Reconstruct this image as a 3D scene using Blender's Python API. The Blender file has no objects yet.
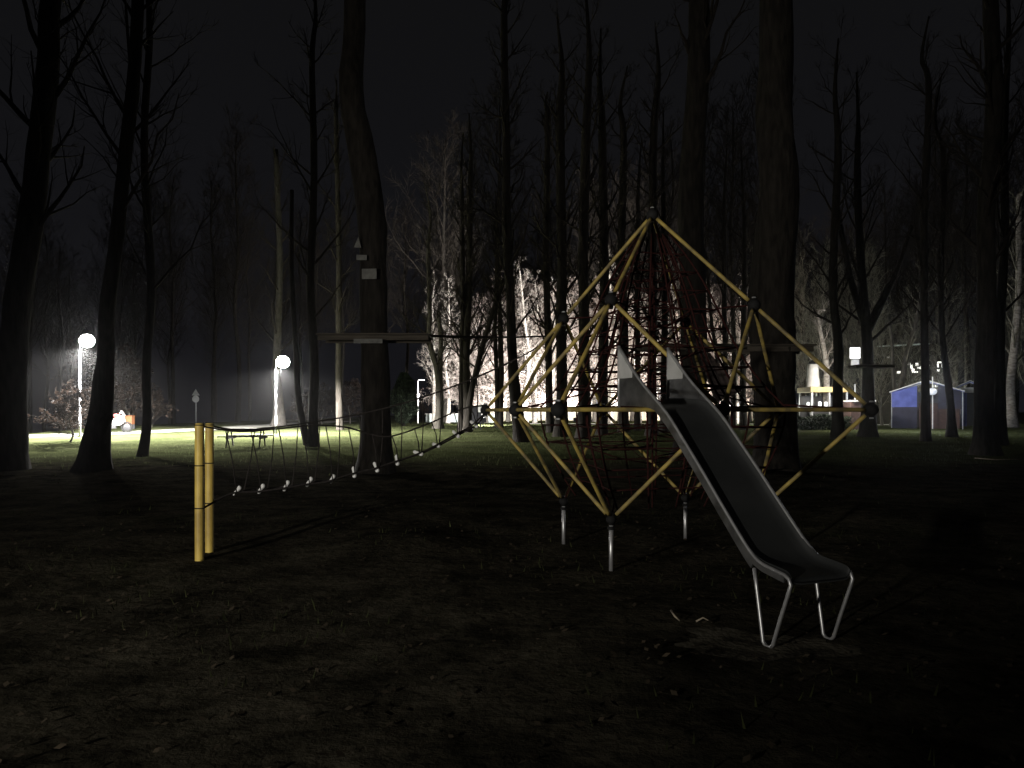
import bpy, math, random
import numpy as np
from mathutils import Vector, Matrix

sc = bpy.context.scene
COL = sc.collection
rnd = random.Random(7)
npr = np.random.default_rng(11)

# ------------------------------------------------------------------ camera
F, CX, HY, HC = 770.0, 512.0, 411.0, 1.55
cam = bpy.data.cameras.new('camera')
cam.sensor_width = 36.0
cam.lens = 36.0 * F / 1024.0
cam.shift_y = (HY - 384.0) / 1024.0
cam.clip_start, cam.clip_end = 0.05, 3000.0
camo = bpy.data.objects.new('camera', cam)
camo.location = (0, 0, HC)
camo.rotation_euler = (math.pi / 2, 0, 0)
COL.objects.link(camo)
sc.camera = camo

# ------------------------------------------------------------------ terrain
def sstep(a, b, v):
    t = np.clip((v - a) / (b - a), 0, 1)
    return t * t * (3 - 2 * t)

_wave = [(npr.uniform(-1, 1), npr.uniform(-1, 1), npr.uniform(0, 6.28), f) for f in (0.35, 0.5, 0.8, 1.3, 2.1, 3.3)]
MOUNDS = [(-1.25, 9.0, 1.1, 0.16), (-5.0, 8.6, 1.6, 0.07), (3.6, 7.9, 1.3, 0.07), (0.9, 10.6, 1.8, 0.06), (-2.6, 11.5, 2.0, 0.08), (5.2, 10.5, 1.7, 0.10), (-0.2, 13.0, 2.6, 0.06), (1.2, 5.9, 0.8, 0.05)]

ANCHORS = [(1.88, 5.05, 0.7), (1.0, 7.5, 0.5), (2.5, 7.8, 0.5), (0.6, 9.0, 0.5), (2.1, 9.3, 0.5), (-3.25, 8.1, 0.6)]

def zg(x, y):
    x = np.asarray(x, float); y = np.asarray(y, float)
    z = 0.5 * sstep(24, 60, y)
    amp = 0.055 * (1 - sstep(14, 34, y)) + 0.02
    n = 0
    for (a, b, p, f) in _wave:
        n = n + np.sin((a * x + b * y) * f * 1.6 + p) / (0.6 + f)
    z = z + amp * n * 0.45 * sstep(1.0, 3.5, y)
    for (mx, my, r, h) in MOUNDS:
        z = z + h * np.exp(-((x - mx) ** 2 + (y - my) ** 2) / (r * r) * 1.6)
    for (ax, ay, r) in ANCHORS:                      # level where the play equipment is anchored
        z = z * (1 - np.exp(-((x - ax) ** 2 + (y - ay) ** 2) / (r * r)))
    crest = -27.5 + 1.2 * np.sin(y * 0.07)
    z = z - 0.16 * np.maximum(0, crest - x) * (1 - 0.5 * sstep(30, 160, crest - x))
    return z

def zg1(x, y):
    return float(zg(x, y))

def at(px, py, D):
    return Vector(((px - CX) / F * D, D, HC - (py - HY) / F * D))

def ground_hit(px, py):
    D = 3.0
    dx, dz = (px - CX) / F, -(py - HY) / F
    last = D
    while D < 160:
        if HC + dz * D <= zg1(dx * D, D):
            break
        last = D
        D += 0.25
    return Vector((dx * D, D, zg1(dx * D, D)))

# ------------------------------------------------------------------ materials
def new_mat(name):
    m = bpy.data.materials.new(name)
    m.use_nodes = True
    return m, m.node_tree, m.node_tree.nodes['Principled BSDF']

def mat(name, c1, c2=None, scale=8.0, rough=0.7, metal=0.0, bump=0.0, bscale=None, stretch=(1, 1, 1), detail=5, spec=0.5):
    m, nt, b = new_mat(name)
    b.inputs['Roughness'].default_value = rough
    b.inputs['Metallic'].default_value = metal
    b.inputs['Specular IOR Level'].default_value = spec
    c2 = c2 or tuple(v * 0.75 for v in c1)
    tc = nt.nodes.new('ShaderNodeTexCoord')
    mp = nt.nodes.new('ShaderNodeMapping')
    mp.inputs['Scale'].default_value = stretch
    nt.links.new(tc.outputs['Object'], mp.inputs['Vector'])
    no = nt.nodes.new('ShaderNodeTexNoise')
    no.inputs['Scale'].default_value = scale
    no.inputs['Detail'].default_value = detail
    nt.links.new(mp.outputs['Vector'], no.inputs['Vector'])
    cr = nt.nodes.new('ShaderNodeValToRGB')
    cr.color_ramp.elements[0].position = 0.35
    cr.color_ramp.elements[1].position = 0.65
    cr.color_ramp.elements[0].color = (*c2, 1)
    cr.color_ramp.elements[1].color = (*c1, 1)
    nt.links.new(no.outputs['Fac'], cr.inputs['Fac'])
    nt.links.new(cr.outputs['Color'], b.inputs['Base Color'])
    if bump:
        n2 = nt.nodes.new('ShaderNodeTexNoise')
        n2.inputs['Scale'].default_value = bscale or scale * 3
        n2.inputs['Detail'].default_value = 6
        nt.links.new(mp.outputs['Vector'], n2.inputs['Vector'])
        bp = nt.nodes.new('ShaderNodeBump')
        bp.inputs['Strength'].default_value = bump
        bp.inputs['Distance'].default_value = 0.03
        nt.links.new(n2.outputs['Fac'], bp.inputs['Height'])
        nt.links.new(bp.outputs['Normal'], b.inputs['Normal'])
    return m

def emis(name, col, strength):
    m, nt, b = new_mat(name)
    b.inputs['Base Color'].default_value = (0.6, 0.6, 0.6, 1)
    b.inputs['Emission Color'].default_value = (*col, 1)
    b.inputs['Emission Strength'].default_value = strength
    return m

M = {}
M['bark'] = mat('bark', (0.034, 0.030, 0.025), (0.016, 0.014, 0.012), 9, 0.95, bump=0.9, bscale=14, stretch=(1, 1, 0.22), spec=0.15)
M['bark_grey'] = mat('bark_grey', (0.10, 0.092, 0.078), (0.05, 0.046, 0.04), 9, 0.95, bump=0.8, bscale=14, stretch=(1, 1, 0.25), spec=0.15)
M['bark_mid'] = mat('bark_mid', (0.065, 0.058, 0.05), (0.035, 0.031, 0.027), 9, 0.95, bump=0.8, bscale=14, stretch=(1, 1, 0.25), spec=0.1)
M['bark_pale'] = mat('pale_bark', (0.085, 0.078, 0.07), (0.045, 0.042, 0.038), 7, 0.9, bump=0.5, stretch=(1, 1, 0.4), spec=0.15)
M['birch'] = mat('birch_bark', (0.42, 0.39, 0.35), (0.18, 0.16, 0.14), 4, 0.85, bump=0.3, stretch=(1, 1, 2.2), spec=0.2)
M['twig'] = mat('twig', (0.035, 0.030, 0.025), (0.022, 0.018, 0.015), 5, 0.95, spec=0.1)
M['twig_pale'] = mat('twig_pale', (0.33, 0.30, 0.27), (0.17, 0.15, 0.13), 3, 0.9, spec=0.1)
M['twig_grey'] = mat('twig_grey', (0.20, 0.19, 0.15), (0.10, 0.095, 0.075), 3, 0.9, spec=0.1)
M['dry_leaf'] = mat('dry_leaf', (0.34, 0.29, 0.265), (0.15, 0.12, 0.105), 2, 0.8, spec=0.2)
M['litter'] = mat('leaf_litter', (0.062, 0.05, 0.035), (0.024, 0.02, 0.015), 3, 0.9, spec=0.0)
M['russet'] = mat('russet_leaf', (0.040, 0.028, 0.022), (0.022, 0.015, 0.012), 2, 0.85, spec=0.15)
M['needle'] = mat('needle', (0.035, 0.05, 0.03), (0.015, 0.022, 0.014), 4, 0.8, spec=0.2)
M['grass'] = mat('grass_blade', (0.095, 0.11, 0.048), (0.05, 0.06, 0.027), 0.9, 0.9, spec=0.0)
def translucent(m, w):
    nt = m.node_tree; b = nt.nodes['Principled BSDF']
    tr = nt.nodes.new('ShaderNodeBsdfTranslucent'); mx = nt.nodes.new('ShaderNodeMixShader'); mx.inputs[0].default_value = w
    src = b.inputs['Base Color'].links[0].from_socket
    nt.links.new(src, tr.inputs['Color']); nt.links.new(b.outputs[0], mx.inputs[1]); nt.links.new(tr.outputs[0], mx.inputs[2])
    out = [n for n in nt.nodes if n.type == 'OUTPUT_MATERIAL'][0]
    nt.links.new(mx.outputs[0], out.inputs['Surface'])
translucent(M['grass'], 0.5)
M['grass_dull'] = mat('worn_grass_blade', (0.03, 0.034, 0.014), (0.014, 0.016, 0.008), 0.9, 0.9, spec=0.0)
M['yellow'] = mat('yellow_paint_dimmed', (0.40, 0.295, 0.065), (0.12, 0.095, 0.045), 7, 0.65, bump=0.12, bscale=30)  # dimmer light on the frame put into the yellow; mottling is weathering
M['yellow_lit'] = mat('yellow_paint_lit', (0.66, 0.48, 0.10), (0.36, 0.25, 0.06), 8, 0.55, bump=0.15, bscale=25, stretch=(1, 1, 0.4))  # yellow brightened to carry the stronger light on the posts
M['rubber'] = mat('black_rubber', (0.014, 0.014, 0.014), (0.008, 0.008, 0.008), 8, 0.8, spec=0.2)
M['galv'] = mat('galvanised_steel', (0.62, 0.62, 0.62), (0.48, 0.48, 0.49), 16, 0.42, 0.75)
M['steel'] = mat('stainless_steel', (0.50, 0.50, 0.50), (0.38, 0.38, 0.38), 5, 0.33, 0.9, bump=0.05, bscale=6, stretch=(1, 1, 0.3))
M['panel'] = mat('reflection_pale', (0.85, 0.85, 0.83), (0.7, 0.7, 0.68), 6, 0.5, 0.2)  # pale tone paints in the bright reflection on the upper slide walls
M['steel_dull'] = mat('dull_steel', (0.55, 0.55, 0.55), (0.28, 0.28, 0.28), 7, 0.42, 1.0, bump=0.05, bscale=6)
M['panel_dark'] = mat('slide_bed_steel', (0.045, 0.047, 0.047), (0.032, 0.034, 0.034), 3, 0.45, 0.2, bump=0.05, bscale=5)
M['rope_red'] = mat('red_rope', (0.032, 0.0095, 0.0085), (0.02, 0.007, 0.006), 30, 0.95, spec=0.1)
M['rope_black'] = mat('black_rope', (0.035, 0.03, 0.028), (0.02, 0.018, 0.016), 30, 0.95, spec=0.1)
M['white'] = mat('white_plastic', (0.80, 0.80, 0.78), (0.66, 0.66, 0.64), 8, 0.5)
M['wood'] = mat('weathered_wood', (0.10, 0.085, 0.065), (0.055, 0.045, 0.035), 6, 0.9, bump=0.3, stretch=(0.3, 3, 3))
M['membrane'] = mat('brown_membrane', (0.05, 0.032, 0.028), (0.03, 0.02, 0.018), 4, 0.8)
M['road'] = mat('path_asphalt', (0.30, 0.29, 0.26), (0.20, 0.195, 0.175), 5, 0.9, bump=0.2, bscale=40)
M['paving'] = mat('pale_paving', (0.50, 0.48, 0.44), (0.38, 0.36, 0.33), 3, 0.85)
M['plaster'] = mat('pink_plaster', (0.52, 0.42, 0.37), (0.42, 0.335, 0.29), 0.8, 0.9, bump=0.15, bscale=9)
M['window'] = mat('dark_window_glass', (0.03, 0.03, 0.035), (0.02, 0.02, 0.025), 3, 0.15)
M['roof'] = mat('dark_roof_tile', (0.06, 0.045, 0.04), (0.04, 0.03, 0.028), 5, 0.9)
M['canvas_blue'] = mat('blue_canvas', (0.10, 0.13, 0.42), (0.07, 0.09, 0.30), 3, 0.8, bump=0.2, bscale=5)
M['canvas_dark'] = mat('navy_canvas', (0.035, 0.036, 0.06), (0.025, 0.025, 0.04), 3, 0.85, bump=0.2, bscale=5)
M['canvas_white'] = mat('white_canvas', (0.78, 0.77, 0.74), (0.62, 0.61, 0.58), 3, 0.8, bump=0.2, bscale=6)
M['dark_wall'] = mat('dark_brown_cladding', (0.020, 0.018, 0.014), (0.012, 0.011, 0.009), 3, 0.95, spec=0.0)
M['board'] = mat('weathered_white_board', (0.22, 0.22, 0.20), (0.13, 0.13, 0.12), 7, 0.8)
M['dark_paint'] = mat('dark_paint', (0.03, 0.03, 0.035), (0.02, 0.02, 0.022), 6, 0.5)
M['kiosk_roof'] = mat('pale_yellow_boards', (0.62, 0.47, 0.22), (0.5, 0.36, 0.16), 6, 0.7)
M['red'] = mat('red_paint', (0.25, 0.03, 0.025), (0.17, 0.02, 0.018), 6, 0.4)
M['fairing'] = mat('grimy_white_fairing', (0.24, 0.22, 0.22), (0.13, 0.11, 0.115), 5, 0.5)
M['orange'] = mat('orange_plastic', (0.26, 0.10, 0.04), (0.19, 0.07, 0.03), 6, 0.5)
M['brick'] = mat('brown_boards', (0.06, 0.032, 0.026), (0.035, 0.019, 0.016), 6, 0.85)
M['grey_metal'] = mat('grey_painted_metal', (0.42, 0.43, 0.45), (0.33, 0.34, 0.36), 8, 0.5, 0.3)
M['stone'] = mat('sandy_stone', (0.16, 0.14, 0.11), (0.09, 0.08, 0.06), 7, 0.95, bump=0.5, bscale=12)
M['teal_wall'] = mat('pale_rendered_wall', (0.42, 0.47, 0.45), (0.32, 0.36, 0.35), 3, 0.9)
M['sand'] = mat('trodden_sandy_soil', (0.125, 0.114, 0.088), (0.035, 0.032, 0.025), 5, 0.95, bump=0.6, bscale=25, spec=0.0)
M['stick'] = mat('bleached_stick', (0.30, 0.25, 0.18), (0.18, 0.15, 0.11), 12, 0.9)
M['lamp_glow'] = emis('lamp_glow', (1.0, 0.97, 0.93), 150.0)
M['flood_glow'] = emis('flood_glow', (1.0, 0.94, 0.88), 60.0)
M['lit_white'] = emis('lit_white_glass', (0.95, 0.97, 1.0), 1.2)
M['lit_warm'] = emis('lit_window_glass', (1.0, 0.96, 0.88), 1.1)
M['lit_dim'] = emis('dim_lit_glass', (0.8, 0.86, 1.0), 0.35)

translucent(M['panel'], 0.5); translucent(M['russet'], 0.4); translucent(M['dry_leaf'], 0.4)  # 'panel' is the painted reflection sheet on the slide walls

# ground: mulch and grass mixed by place and noise
def ground_mat():
    m, nt, b = new_mat('park_ground')
    b.inputs['Roughness'].default_value = 0.95
    b.inputs['Specular IOR Level'].default_value = 0.0
    N, L = nt.nodes, nt.links
    geo = N.new('ShaderNodeNewGeometry')
    sep = N.new('ShaderNodeSeparateXYZ'); L.new(geo.outputs['Position'], sep.inputs[0])
    def noise(s, d=6):
        n = N.new('ShaderNodeTexNoise'); n.inputs['Scale'].default_value = s; n.inputs['Detail'].default_value = d
        n.inputs['Roughness'].default_value = 0.65
        L.new(geo.outputs['Position'], n.inputs['Vector']); return n
    def ramp(src, p0, p1, c0, c1):
        r = N.new('ShaderNodeValToRGB')
        r.color_ramp.elements[0].position, r.color_ramp.elements[1].position = p0, p1
        r.color_ramp.elements[0].color, r.color_ramp.elements[1].color = (*c0, 1), (*c1, 1)
        L.new(src, r.inputs['Fac']); return r
    mulch = ramp(noise(1.6, 8).outputs['Fac'], 0.35, 0.7, (0.017, 0.0158, 0.012), (0.070, 0.064, 0.048))
    turf = ramp(noise(0.55, 8).outputs['Fac'], 0.34, 0.68, (0.042, 0.052, 0.022), (0.092, 0.106, 0.050))
    fine = noise(9, 4)
    # grass share: rises beyond 22 m, patchy nearer
    mr = N.new('ShaderNodeMapRange'); mr.inputs['From Min'].default_value = 20; mr.inputs['From Max'].default_value = 27
    L.new(sep.outputs['Y'], mr.inputs['Value'])
    pn = noise(0.33, 5)
    ad = N.new('ShaderNodeMath'); ad.operation = 'MULTIPLY_ADD'
    L.new(pn.outputs['Fac'], ad.inputs[0]); ad.inputs[1].default_value = 1.5; 
    sb = N.new('ShaderNodeMath'); sb.operation = 'SUBTRACT'; L.new(mr.outputs[0], sb.inputs[0]); sb.inputs[1].default_value = 0.85
    L.new(sb.outputs[0], ad.inputs[2])
    cl = N.new('ShaderNodeClamp'); L.new(ad.outputs[0], cl.inputs[0])
    mx = N.new('ShaderNodeMix'); mx.data_type = 'RGBA'
    L.new(cl.outputs[0], mx.inputs[0]); L.new(mulch.outputs[0], mx.inputs[6]); L.new(turf.outputs[0], mx.inputs[7])
    fr = ramp(fine.outputs['Fac'], 0.3, 0.7, (0.55, 0.55, 0.55), (1.15, 1.12, 1.05))
    mm = N.new('ShaderNodeMix'); mm.data_type = 'RGBA'; mm.blend_type = 'MULTIPLY'; mm.inputs[0].default_value = 1
    L.new(mx.outputs[2], mm.inputs[6]); L.new(fr.outputs[0], mm.inputs[7])
    L.new(mm.outputs[2], b.inputs['Base Color'])
    bp = N.new('ShaderNodeBump'); bp.inputs['Strength'].default_value = 0.8; bp.inputs['Distance'].default_value = 0.12
    L.new(noise(6, 8).outputs['Fac'], bp.inputs['Height']); L.new(bp.outputs[0], b.inputs['Normal'])
    return m
M['ground'] = ground_mat()

# ------------------------------------------------------------------ mesh helpers
def link(name, me, m=None, parent=None, smooth=True):
    if m is not None:
        me.materials.append(m)
    if smooth:
        me.polygons.foreach_set('use_smooth', [True] * len(me.polygons))
    o = bpy.data.objects.new(name, me)
    COL.objects.link(o)
    if parent is not None:
        o.parent = parent
    return o

def mesh_np(name, V, Q):
    me = bpy.data.meshes.new(name)
    V = np.asarray(V, np.float32); Q = np.asarray(Q, np.int32)
    k = Q.shape[1]
    me.vertices.add(len(V)); me.vertices.foreach_set('co', V.ravel())
    me.loops.add(Q.size); me.loops.foreach_set('vertex_index', Q.ravel())
    me.polygons.add(len(Q))
    me.polygons.foreach_set('loop_start', np.arange(0, Q.size, k, dtype=np.int32))
    me.polygons.foreach_set('loop_total', np.full(len(Q), k, np.int32))
    me.update(calc_edges=True)
    me.validate()
    return me

class MB:
    def __init__(s): s.v = []; s.f = []
    def add(s, V, Fc):
        o = len(s.v); s.v += [tuple(p) for p in V]; s.f += [tuple(i + o for i in q) for q in Fc]; return s
    def box(s, c, d, R=None):
        hx, hy, hz = d[0] / 2, d[1] / 2, d[2] / 2
        V = [Vector((sx * hx, sy * hy, sz * hz)) for sz in (-1, 1) for sy in (-1, 1) for sx in (-1, 1)]
        if R is not None: V = [R @ p for p in V]
        V = [p + Vector(c) for p in V]
        return s.add(V, [(0, 2, 3, 1), (4, 5, 7, 6), (0, 1, 5, 4), (2, 6, 7, 3), (0, 4, 6, 2), (1, 3, 7, 5)])
    def bar(s, a, b, w, h):
        a, b = Vector(a), Vector(b); d = b - a
        R = d.to_track_quat('X', 'Z').to_matrix()
        return s.box((a + b) / 2, (d.length, w, h), R)
    def tube(s, pts, r, n=8, cap=True, closed=False):
        pts = [Vector(p) for p in pts]
        rs = r if isinstance(r, (list, tuple)) else [r] * len(pts)
        V, Fc = [], []
        prev = None
        N_ = len(pts)
        for i, p in enumerate(pts):
            if closed: t = pts[(i + 1) % N_] - pts[i - 1]
            else: t = pts[min(i + 1, N_ - 1)] - pts[max(i - 1, 0)]
            t.normalize()
            if prev is None:
                ref = Vector((0, 0, 1)) if abs(t.z) < 0.9 else Vector((1, 0, 0))
                a = t.cross(ref).normalized()
            else:
                a = (prev - t * prev.dot(t)).normalized()
            prev = a; b = t.cross(a)
            for k in range(n):
                th = 2 * math.pi * k / n
                V.append(p + (a * math.cos(th) + b * math.sin(th)) * rs[i])
        for i in range(N_ if closed else N_ - 1):
            for k in range(n):
                i2 = (i + 1) % N_
                Fc.append((i * n + k, i * n + (k + 1) % n, i2 * n + (k + 1) % n, i2 * n + k))
        if cap and not closed:
            Fc.append(tuple(range(n))[::-1]); Fc.append(tuple((N_ - 1) * n + k for k in range(n)))
        return s.add(V, Fc)
    def lathe(s, prof, n=16, c=(0, 0, 0), R=None):
        V, Fc = [], []
        for (r, z) in prof:
            for k in range(n):
                th = 2 * math.pi * k / n
                p = Vector((r * math.cos(th), r * math.sin(th), z))
                if R is not None: p = R @ p
                V.append(p + Vector(c))
        for i in range(len(prof) - 1):
            for k in range(n):
                Fc.append((i * n + k, i * n + (k + 1) % n, (i + 1) * n + (k + 1) % n, (i + 1) * n + k))
        Fc.append(tuple(range(n))[::-1]); Fc.append(tuple((len(prof) - 1) * n + k for k in range(n)))
        return s.add(V, Fc)
    def ball(s, c, r, n=14, sq=1.0):
        k = 8
        prof = [(max(1e-4, r * math.sin(math.pi * i / k)), -r * sq * math.cos(math.pi * i / k)) for i in range(k + 1)]
        return s.lathe(prof, n, c)
    def prism(s, poly, thick, R, c):     # polygon in local XY, extruded +-thick/2 on Z, then R, c
        n = len(poly)
        V = [R @ Vector((x, y, z)) + Vector(c) for z in (-thick / 2, thick / 2) for (x, y) in poly]
        Fc = [tuple(range(n))[::-1], tuple(range(n, 2 * n))] + [(i, (i + 1) % n, n + (i + 1) % n, n + i) for i in range(n)]
        return s.add(V, Fc)
    def build(s, name, m, parent=None, smooth=False, bevel=0.0):
        me = bpy.data.meshes.new(name)
        me.from_pydata(s.v, [], s.f); me.update()
        o = link(name, me, m, parent, smooth)
        if bevel:
            b = o.modifiers.new('bevel', 'BEVEL'); b.width = bevel; b.segments = 2; b.limit_method = 'ANGLE'
        return o

def tag(o, label=None, cat=None, group=None, kind=None):
    if label: o['label'] = label
    if cat: o['category'] = cat
    if group: o['group'] = group
    if kind: o['kind'] = kind
    return o

def thing(name, label, cat, loc=(0, 0, 0), rz=0.0, group=None):
    o = bpy.data.objects.new(name, None)
    o.empty_display_size = 0.2
    COL.objects.link(o)
    o.location = loc; o.rotation_euler = (0, 0, rz)
    return tag(o, label, cat, group)

def copy_thing(root, kids, loc, rz, scale, label, group):
    r = root.copy(); COL.objects.link(r)
    r.location = loc; r.rotation_euler = (0, 0, rz); r.scale = scale
    r['label'] = label
    if group: r['group'] = group
    elif 'group' in r: del r['group']
    for k in kids:
        c = k.copy(); COL.objects.link(c); c.parent = r
    return r

# ------------------------------------------------------------------ ground, paths
def make_ground():
    xs = np.unique(np.concatenate([np.linspace(-14, 14, 161), np.linspace(-70, 90, 161), np.linspace(-400, 500, 46)]))
    ys = np.unique(np.concatenate([np.linspace(1, 16, 101), np.linspace(-30, 80, 141), np.linspace(-60, 600, 45)]))
    X, Y = np.meshgrid(xs, ys)
    Z = zg(X, Y)
    V = np.stack([X, Y, Z], -1).reshape(-1, 3)
    nx, ny = len(xs), len(ys)
    i = np.arange(nx * ny).reshape(ny, nx)
    Q = np.stack([i[:-1, :-1], i[:-1, 1:], i[1:, 1:], i[1:, :-1]], -1).reshape(-1, 4)
    tag(link('ground', mesh_np('ground', V, Q), M['ground']), kind='structure')
make_ground()

def ribbon(name, pts, width, m, lift=0.012):
    pts = [Vector((p[0], p[1], 0)) for p in pts]
    fine = []
    for a, b in zip(pts[:-1], pts[1:]):
        n = max(2, int((b - a).length / 0.8))
        fine += [a.lerp(b, k / n) for k in range(n)]
    fine.append(pts[-1])
    for _ in range(30):
        fine = [fine[0]] + [(fine[i - 1] + fine[i] * 2 + fine[i + 1]) / 4 for i in range(1, len(fine) - 1)] + [fine[-1]]
    V, Q = [], []
    K = 7
    for i, p in enumerate(fine):
        t = (fine[min(i + 1, len(fine) - 1)] - fine[max(i - 1, 0)]).normalized()
        n = Vector((-t.y, t.x, 0))
        for k in range(K):
            q = p + n * width * (k / (K - 1) - 0.5)
            V.append((q.x, q.y, zg1(q.x, q.y) + lift))
    for i in range(len(fine) - 1):
        for k in range(K - 1):
            Q.append((i * K + k, i * K + k + 1, (i + 1) * K + k + 1, (i + 1) * K + k))
    return tag(link(name, mesh_np(name, V, Q), m), kind='structure')

ribbon('path', [(-34, 34), (-25.5, 38.5), (-22, 43.5), (-19.5, 48), (-17.5, 54), (-17.2, 64), (-17.5, 80)], 3.2, M['road'], 0.03)
ribbon('pavement', [(1.0, 61.5), (10, 62), (20, 60), (32, 57)], 1.8, M['paving'], 0.03)

def patch(name, cx_, cy_, rx, ry, m, lift=0.006):
    rings, n = 8, 40
    V = [(cx_, cy_, zg1(cx_, cy_) + lift)]; Fc = []
    ph = rnd.uniform(0, 6.28)
    for r in range(1, rings + 1):
        for k in range(n):
            t = 2 * math.pi * k / n
            q = r / rings * (1 + 0.18 * math.sin(3 * t + ph) + 0.12 * math.sin(5 * t + 2 * ph) + 0.07 * math.sin(11 * t + ph))
            x, y = cx_ + rx * q * math.cos(t), cy_ + ry * q * math.sin(t)
            V.append((x, y, zg1(x, y) + lift * (1.3 - r / rings)))
    for k in range(n):
        Fc.append((0, 1 + k, 1 + (k + 1) % n))
    for r in range(rings - 1):
        for k in range(n):
            a, b = 1 + r * n + k, 1 + r * n + (k + 1) % n
            Fc.append((a, a + n, b + n, b))
    tag(MB().add(V, Fc).build(name, m, None, smooth=True), kind='structure')
patch('sand_patch', 1.62, 5.05, 0.55, 0.32, M['sand'])
gp = ground_hit(246, 447)
pt = thing('picnic_table', 'dark picnic table on the lit lawn right of the yellow posts', 'picnic table', gp, 0.12)
for k in range(4):
    MB().box((0, -0.30 + 0.2 * k, 0.74), (1.9, 0.185, 0.045)).build('top_board', M['wood'], pt)
for sy in (-0.72, 0.72):
    MB().box((0, sy, 0.44), (1.9, 0.26, 0.045)).build('bench', M['wood'], pt)
for sx in (-0.65, 0.65):
    lg_ = MB()
    lg_.bar((sx, -0.62, -0.03), (sx, -0.22, 0.72), 0.045, 0.09).bar((sx, 0.62, -0.03), (sx, 0.22, 0.72), 0.045, 0.09).box((sx + 0.05, 0, 0.38), (0.045, 1.60, 0.09))
    lg_.build('leg_frame', M['wood'], pt)

# ------------------------------------------------------------------ stuff: grass, leaf litter
def scatter_quads(name, n, xr, yr, size, mtl, stand=False, bias=1.0, keep=None):
    ys = yr[0] + (yr[1] - yr[0]) * npr.random(n) ** bias
    xs = xr[0] + (xr[1] - xr[0]) * npr.random(n)
    half = np.maximum(4.0, ys * 0.75)
    ok = np.abs(xs) < half
    if keep is not None: ok &= keep(xs, ys)
    xs, ys = xs[ok], ys[ok]; n = len(xs)
    z = zg(xs, ys)
    s = size * (0.5 + npr.random(n))
    a = npr.random(n) * 6.283
    if stand:
        lean = (npr.random((n, 2)) - 0.5) * 0.9
        base = np.stack([xs, ys, z - 0.01], -1)
        d = np.stack([np.cos(a), np.sin(a), 0 * a], -1) * (s * 0.10)[:, None]
        tip = base + np.stack([lean[:, 0] * s, lean[:, 1] * s, s], -1)
        V = np.stack([base - d, base + d, tip], 1).reshape(-1, 3)
        Q = np.arange(3 * n).reshape(n, 3)
    else:
        c = np.stack([xs, ys, z + 0.012 + 0.02 * npr.random(n)], -1)
        u = np.stack([np.cos(a), np.sin(a), (npr.random(n) - 0.5) * 0.9], -1) * s[:, None] * 0.5
        w = np.stack([-np.sin(a), np.cos(a), (npr.random(n) - 0.5) * 0.9], -1) * s[:, None] * 0.32
        V = np.stack([c - u, c - w, c + u, c + w], 1).reshape(-1, 3)
        Q = np.arange(4 * n).reshape(n, 4)
    return tag(link(name, mesh_np(name, V, Q), mtl, smooth=False), kind='stuff')

scatter_quads('leaf_litter', 26000, (-20, 20), (1.6, 24), 0.04, M['litter'], bias=1.3)
def off_path(x, y):
    return (np.abs(x + 19) > 6.0) | (y < 34)
scatter_quads('grass', 52000, (-27, 34), (9, 60), 0.075, M['grass'], stand=True, bias=0.9, keep=lambda x, y: (np.abs(x) < 60) & off_path(x, y) & (npr.random(len(x)) < np.clip((y - 20) / 5, 0.02, 1)))
scatter_quads('grass', 5000, (-9, 9), (2.0, 12), 0.06, M['grass_dull'], stand=True, keep=lambda x, y: (np.sin(x * 1.3 + 2 * np.sin(y * 0.9)) + np.sin(y * 1.7 + x)) > 0.35)

# ------------------------------------------------------------------ trees
def tubes_np(P, R, n):
    """P (N,S,3), R (N,S) -> verts, quads"""
    N_, S, _ = P.shape
    T = np.gradient(P, axis=1)
    T /= np.linalg.norm(T, axis=2, keepdims=True) + 1e-9
    ref = np.where(np.abs(T[:, :1, 2:3]) < 0.8, np.array([0, 0, 1.0]), np.array([1.0, 0, 0]))
    A = np.cross(T, np.broadcast_to(ref, T.shape)); A /= np.linalg.norm(A, axis=2, keepdims=True) + 1e-9
    B = np.cross(T, A)
    th = np.arange(n) * 2 * np.pi / n
    V = P[:, :, None] + R[:, :, None, None] * (A[:, :, None] * np.cos(th)[None, None, :, None] + B[:, :, None] * np.sin(th)[None, None, :, None])
    idx = np.arange(N_ * S * n).reshape(N_, S, n)
    q = np.stack([idx[:, :-1], np.roll(idx[:, :-1], -1, 2), np.roll(idx[:, 1:], -1, 2), idx[:, 1:]], -1).reshape(-1, 4)
    return V.reshape(-1, 3), q

def norm(v): return v / (np.linalg.norm(v, axis=-1, keepdims=True) + 1e-9)

def grow(starts, dirs, lens, rads, S, up, wob, rg):
    N_ = len(starts)
    s = np.linspace(0, 1, S)
    w = rg.normal(0, wob, (N_, S, 3)); w[:, 0] = 0
    w = np.cumsum(w, 1) / S ** 0.5
    P = starts[:, None] + lens[:, None, None] * (dirs[:, None] * s[None, :, None] + w * s[None, :, None] + np.array([0, 0, up])[None, None] * (s ** 2)[None, :, None])
    R = rads[:, None] * (1 - 0.82 * s)[None]
    return P, R

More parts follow.
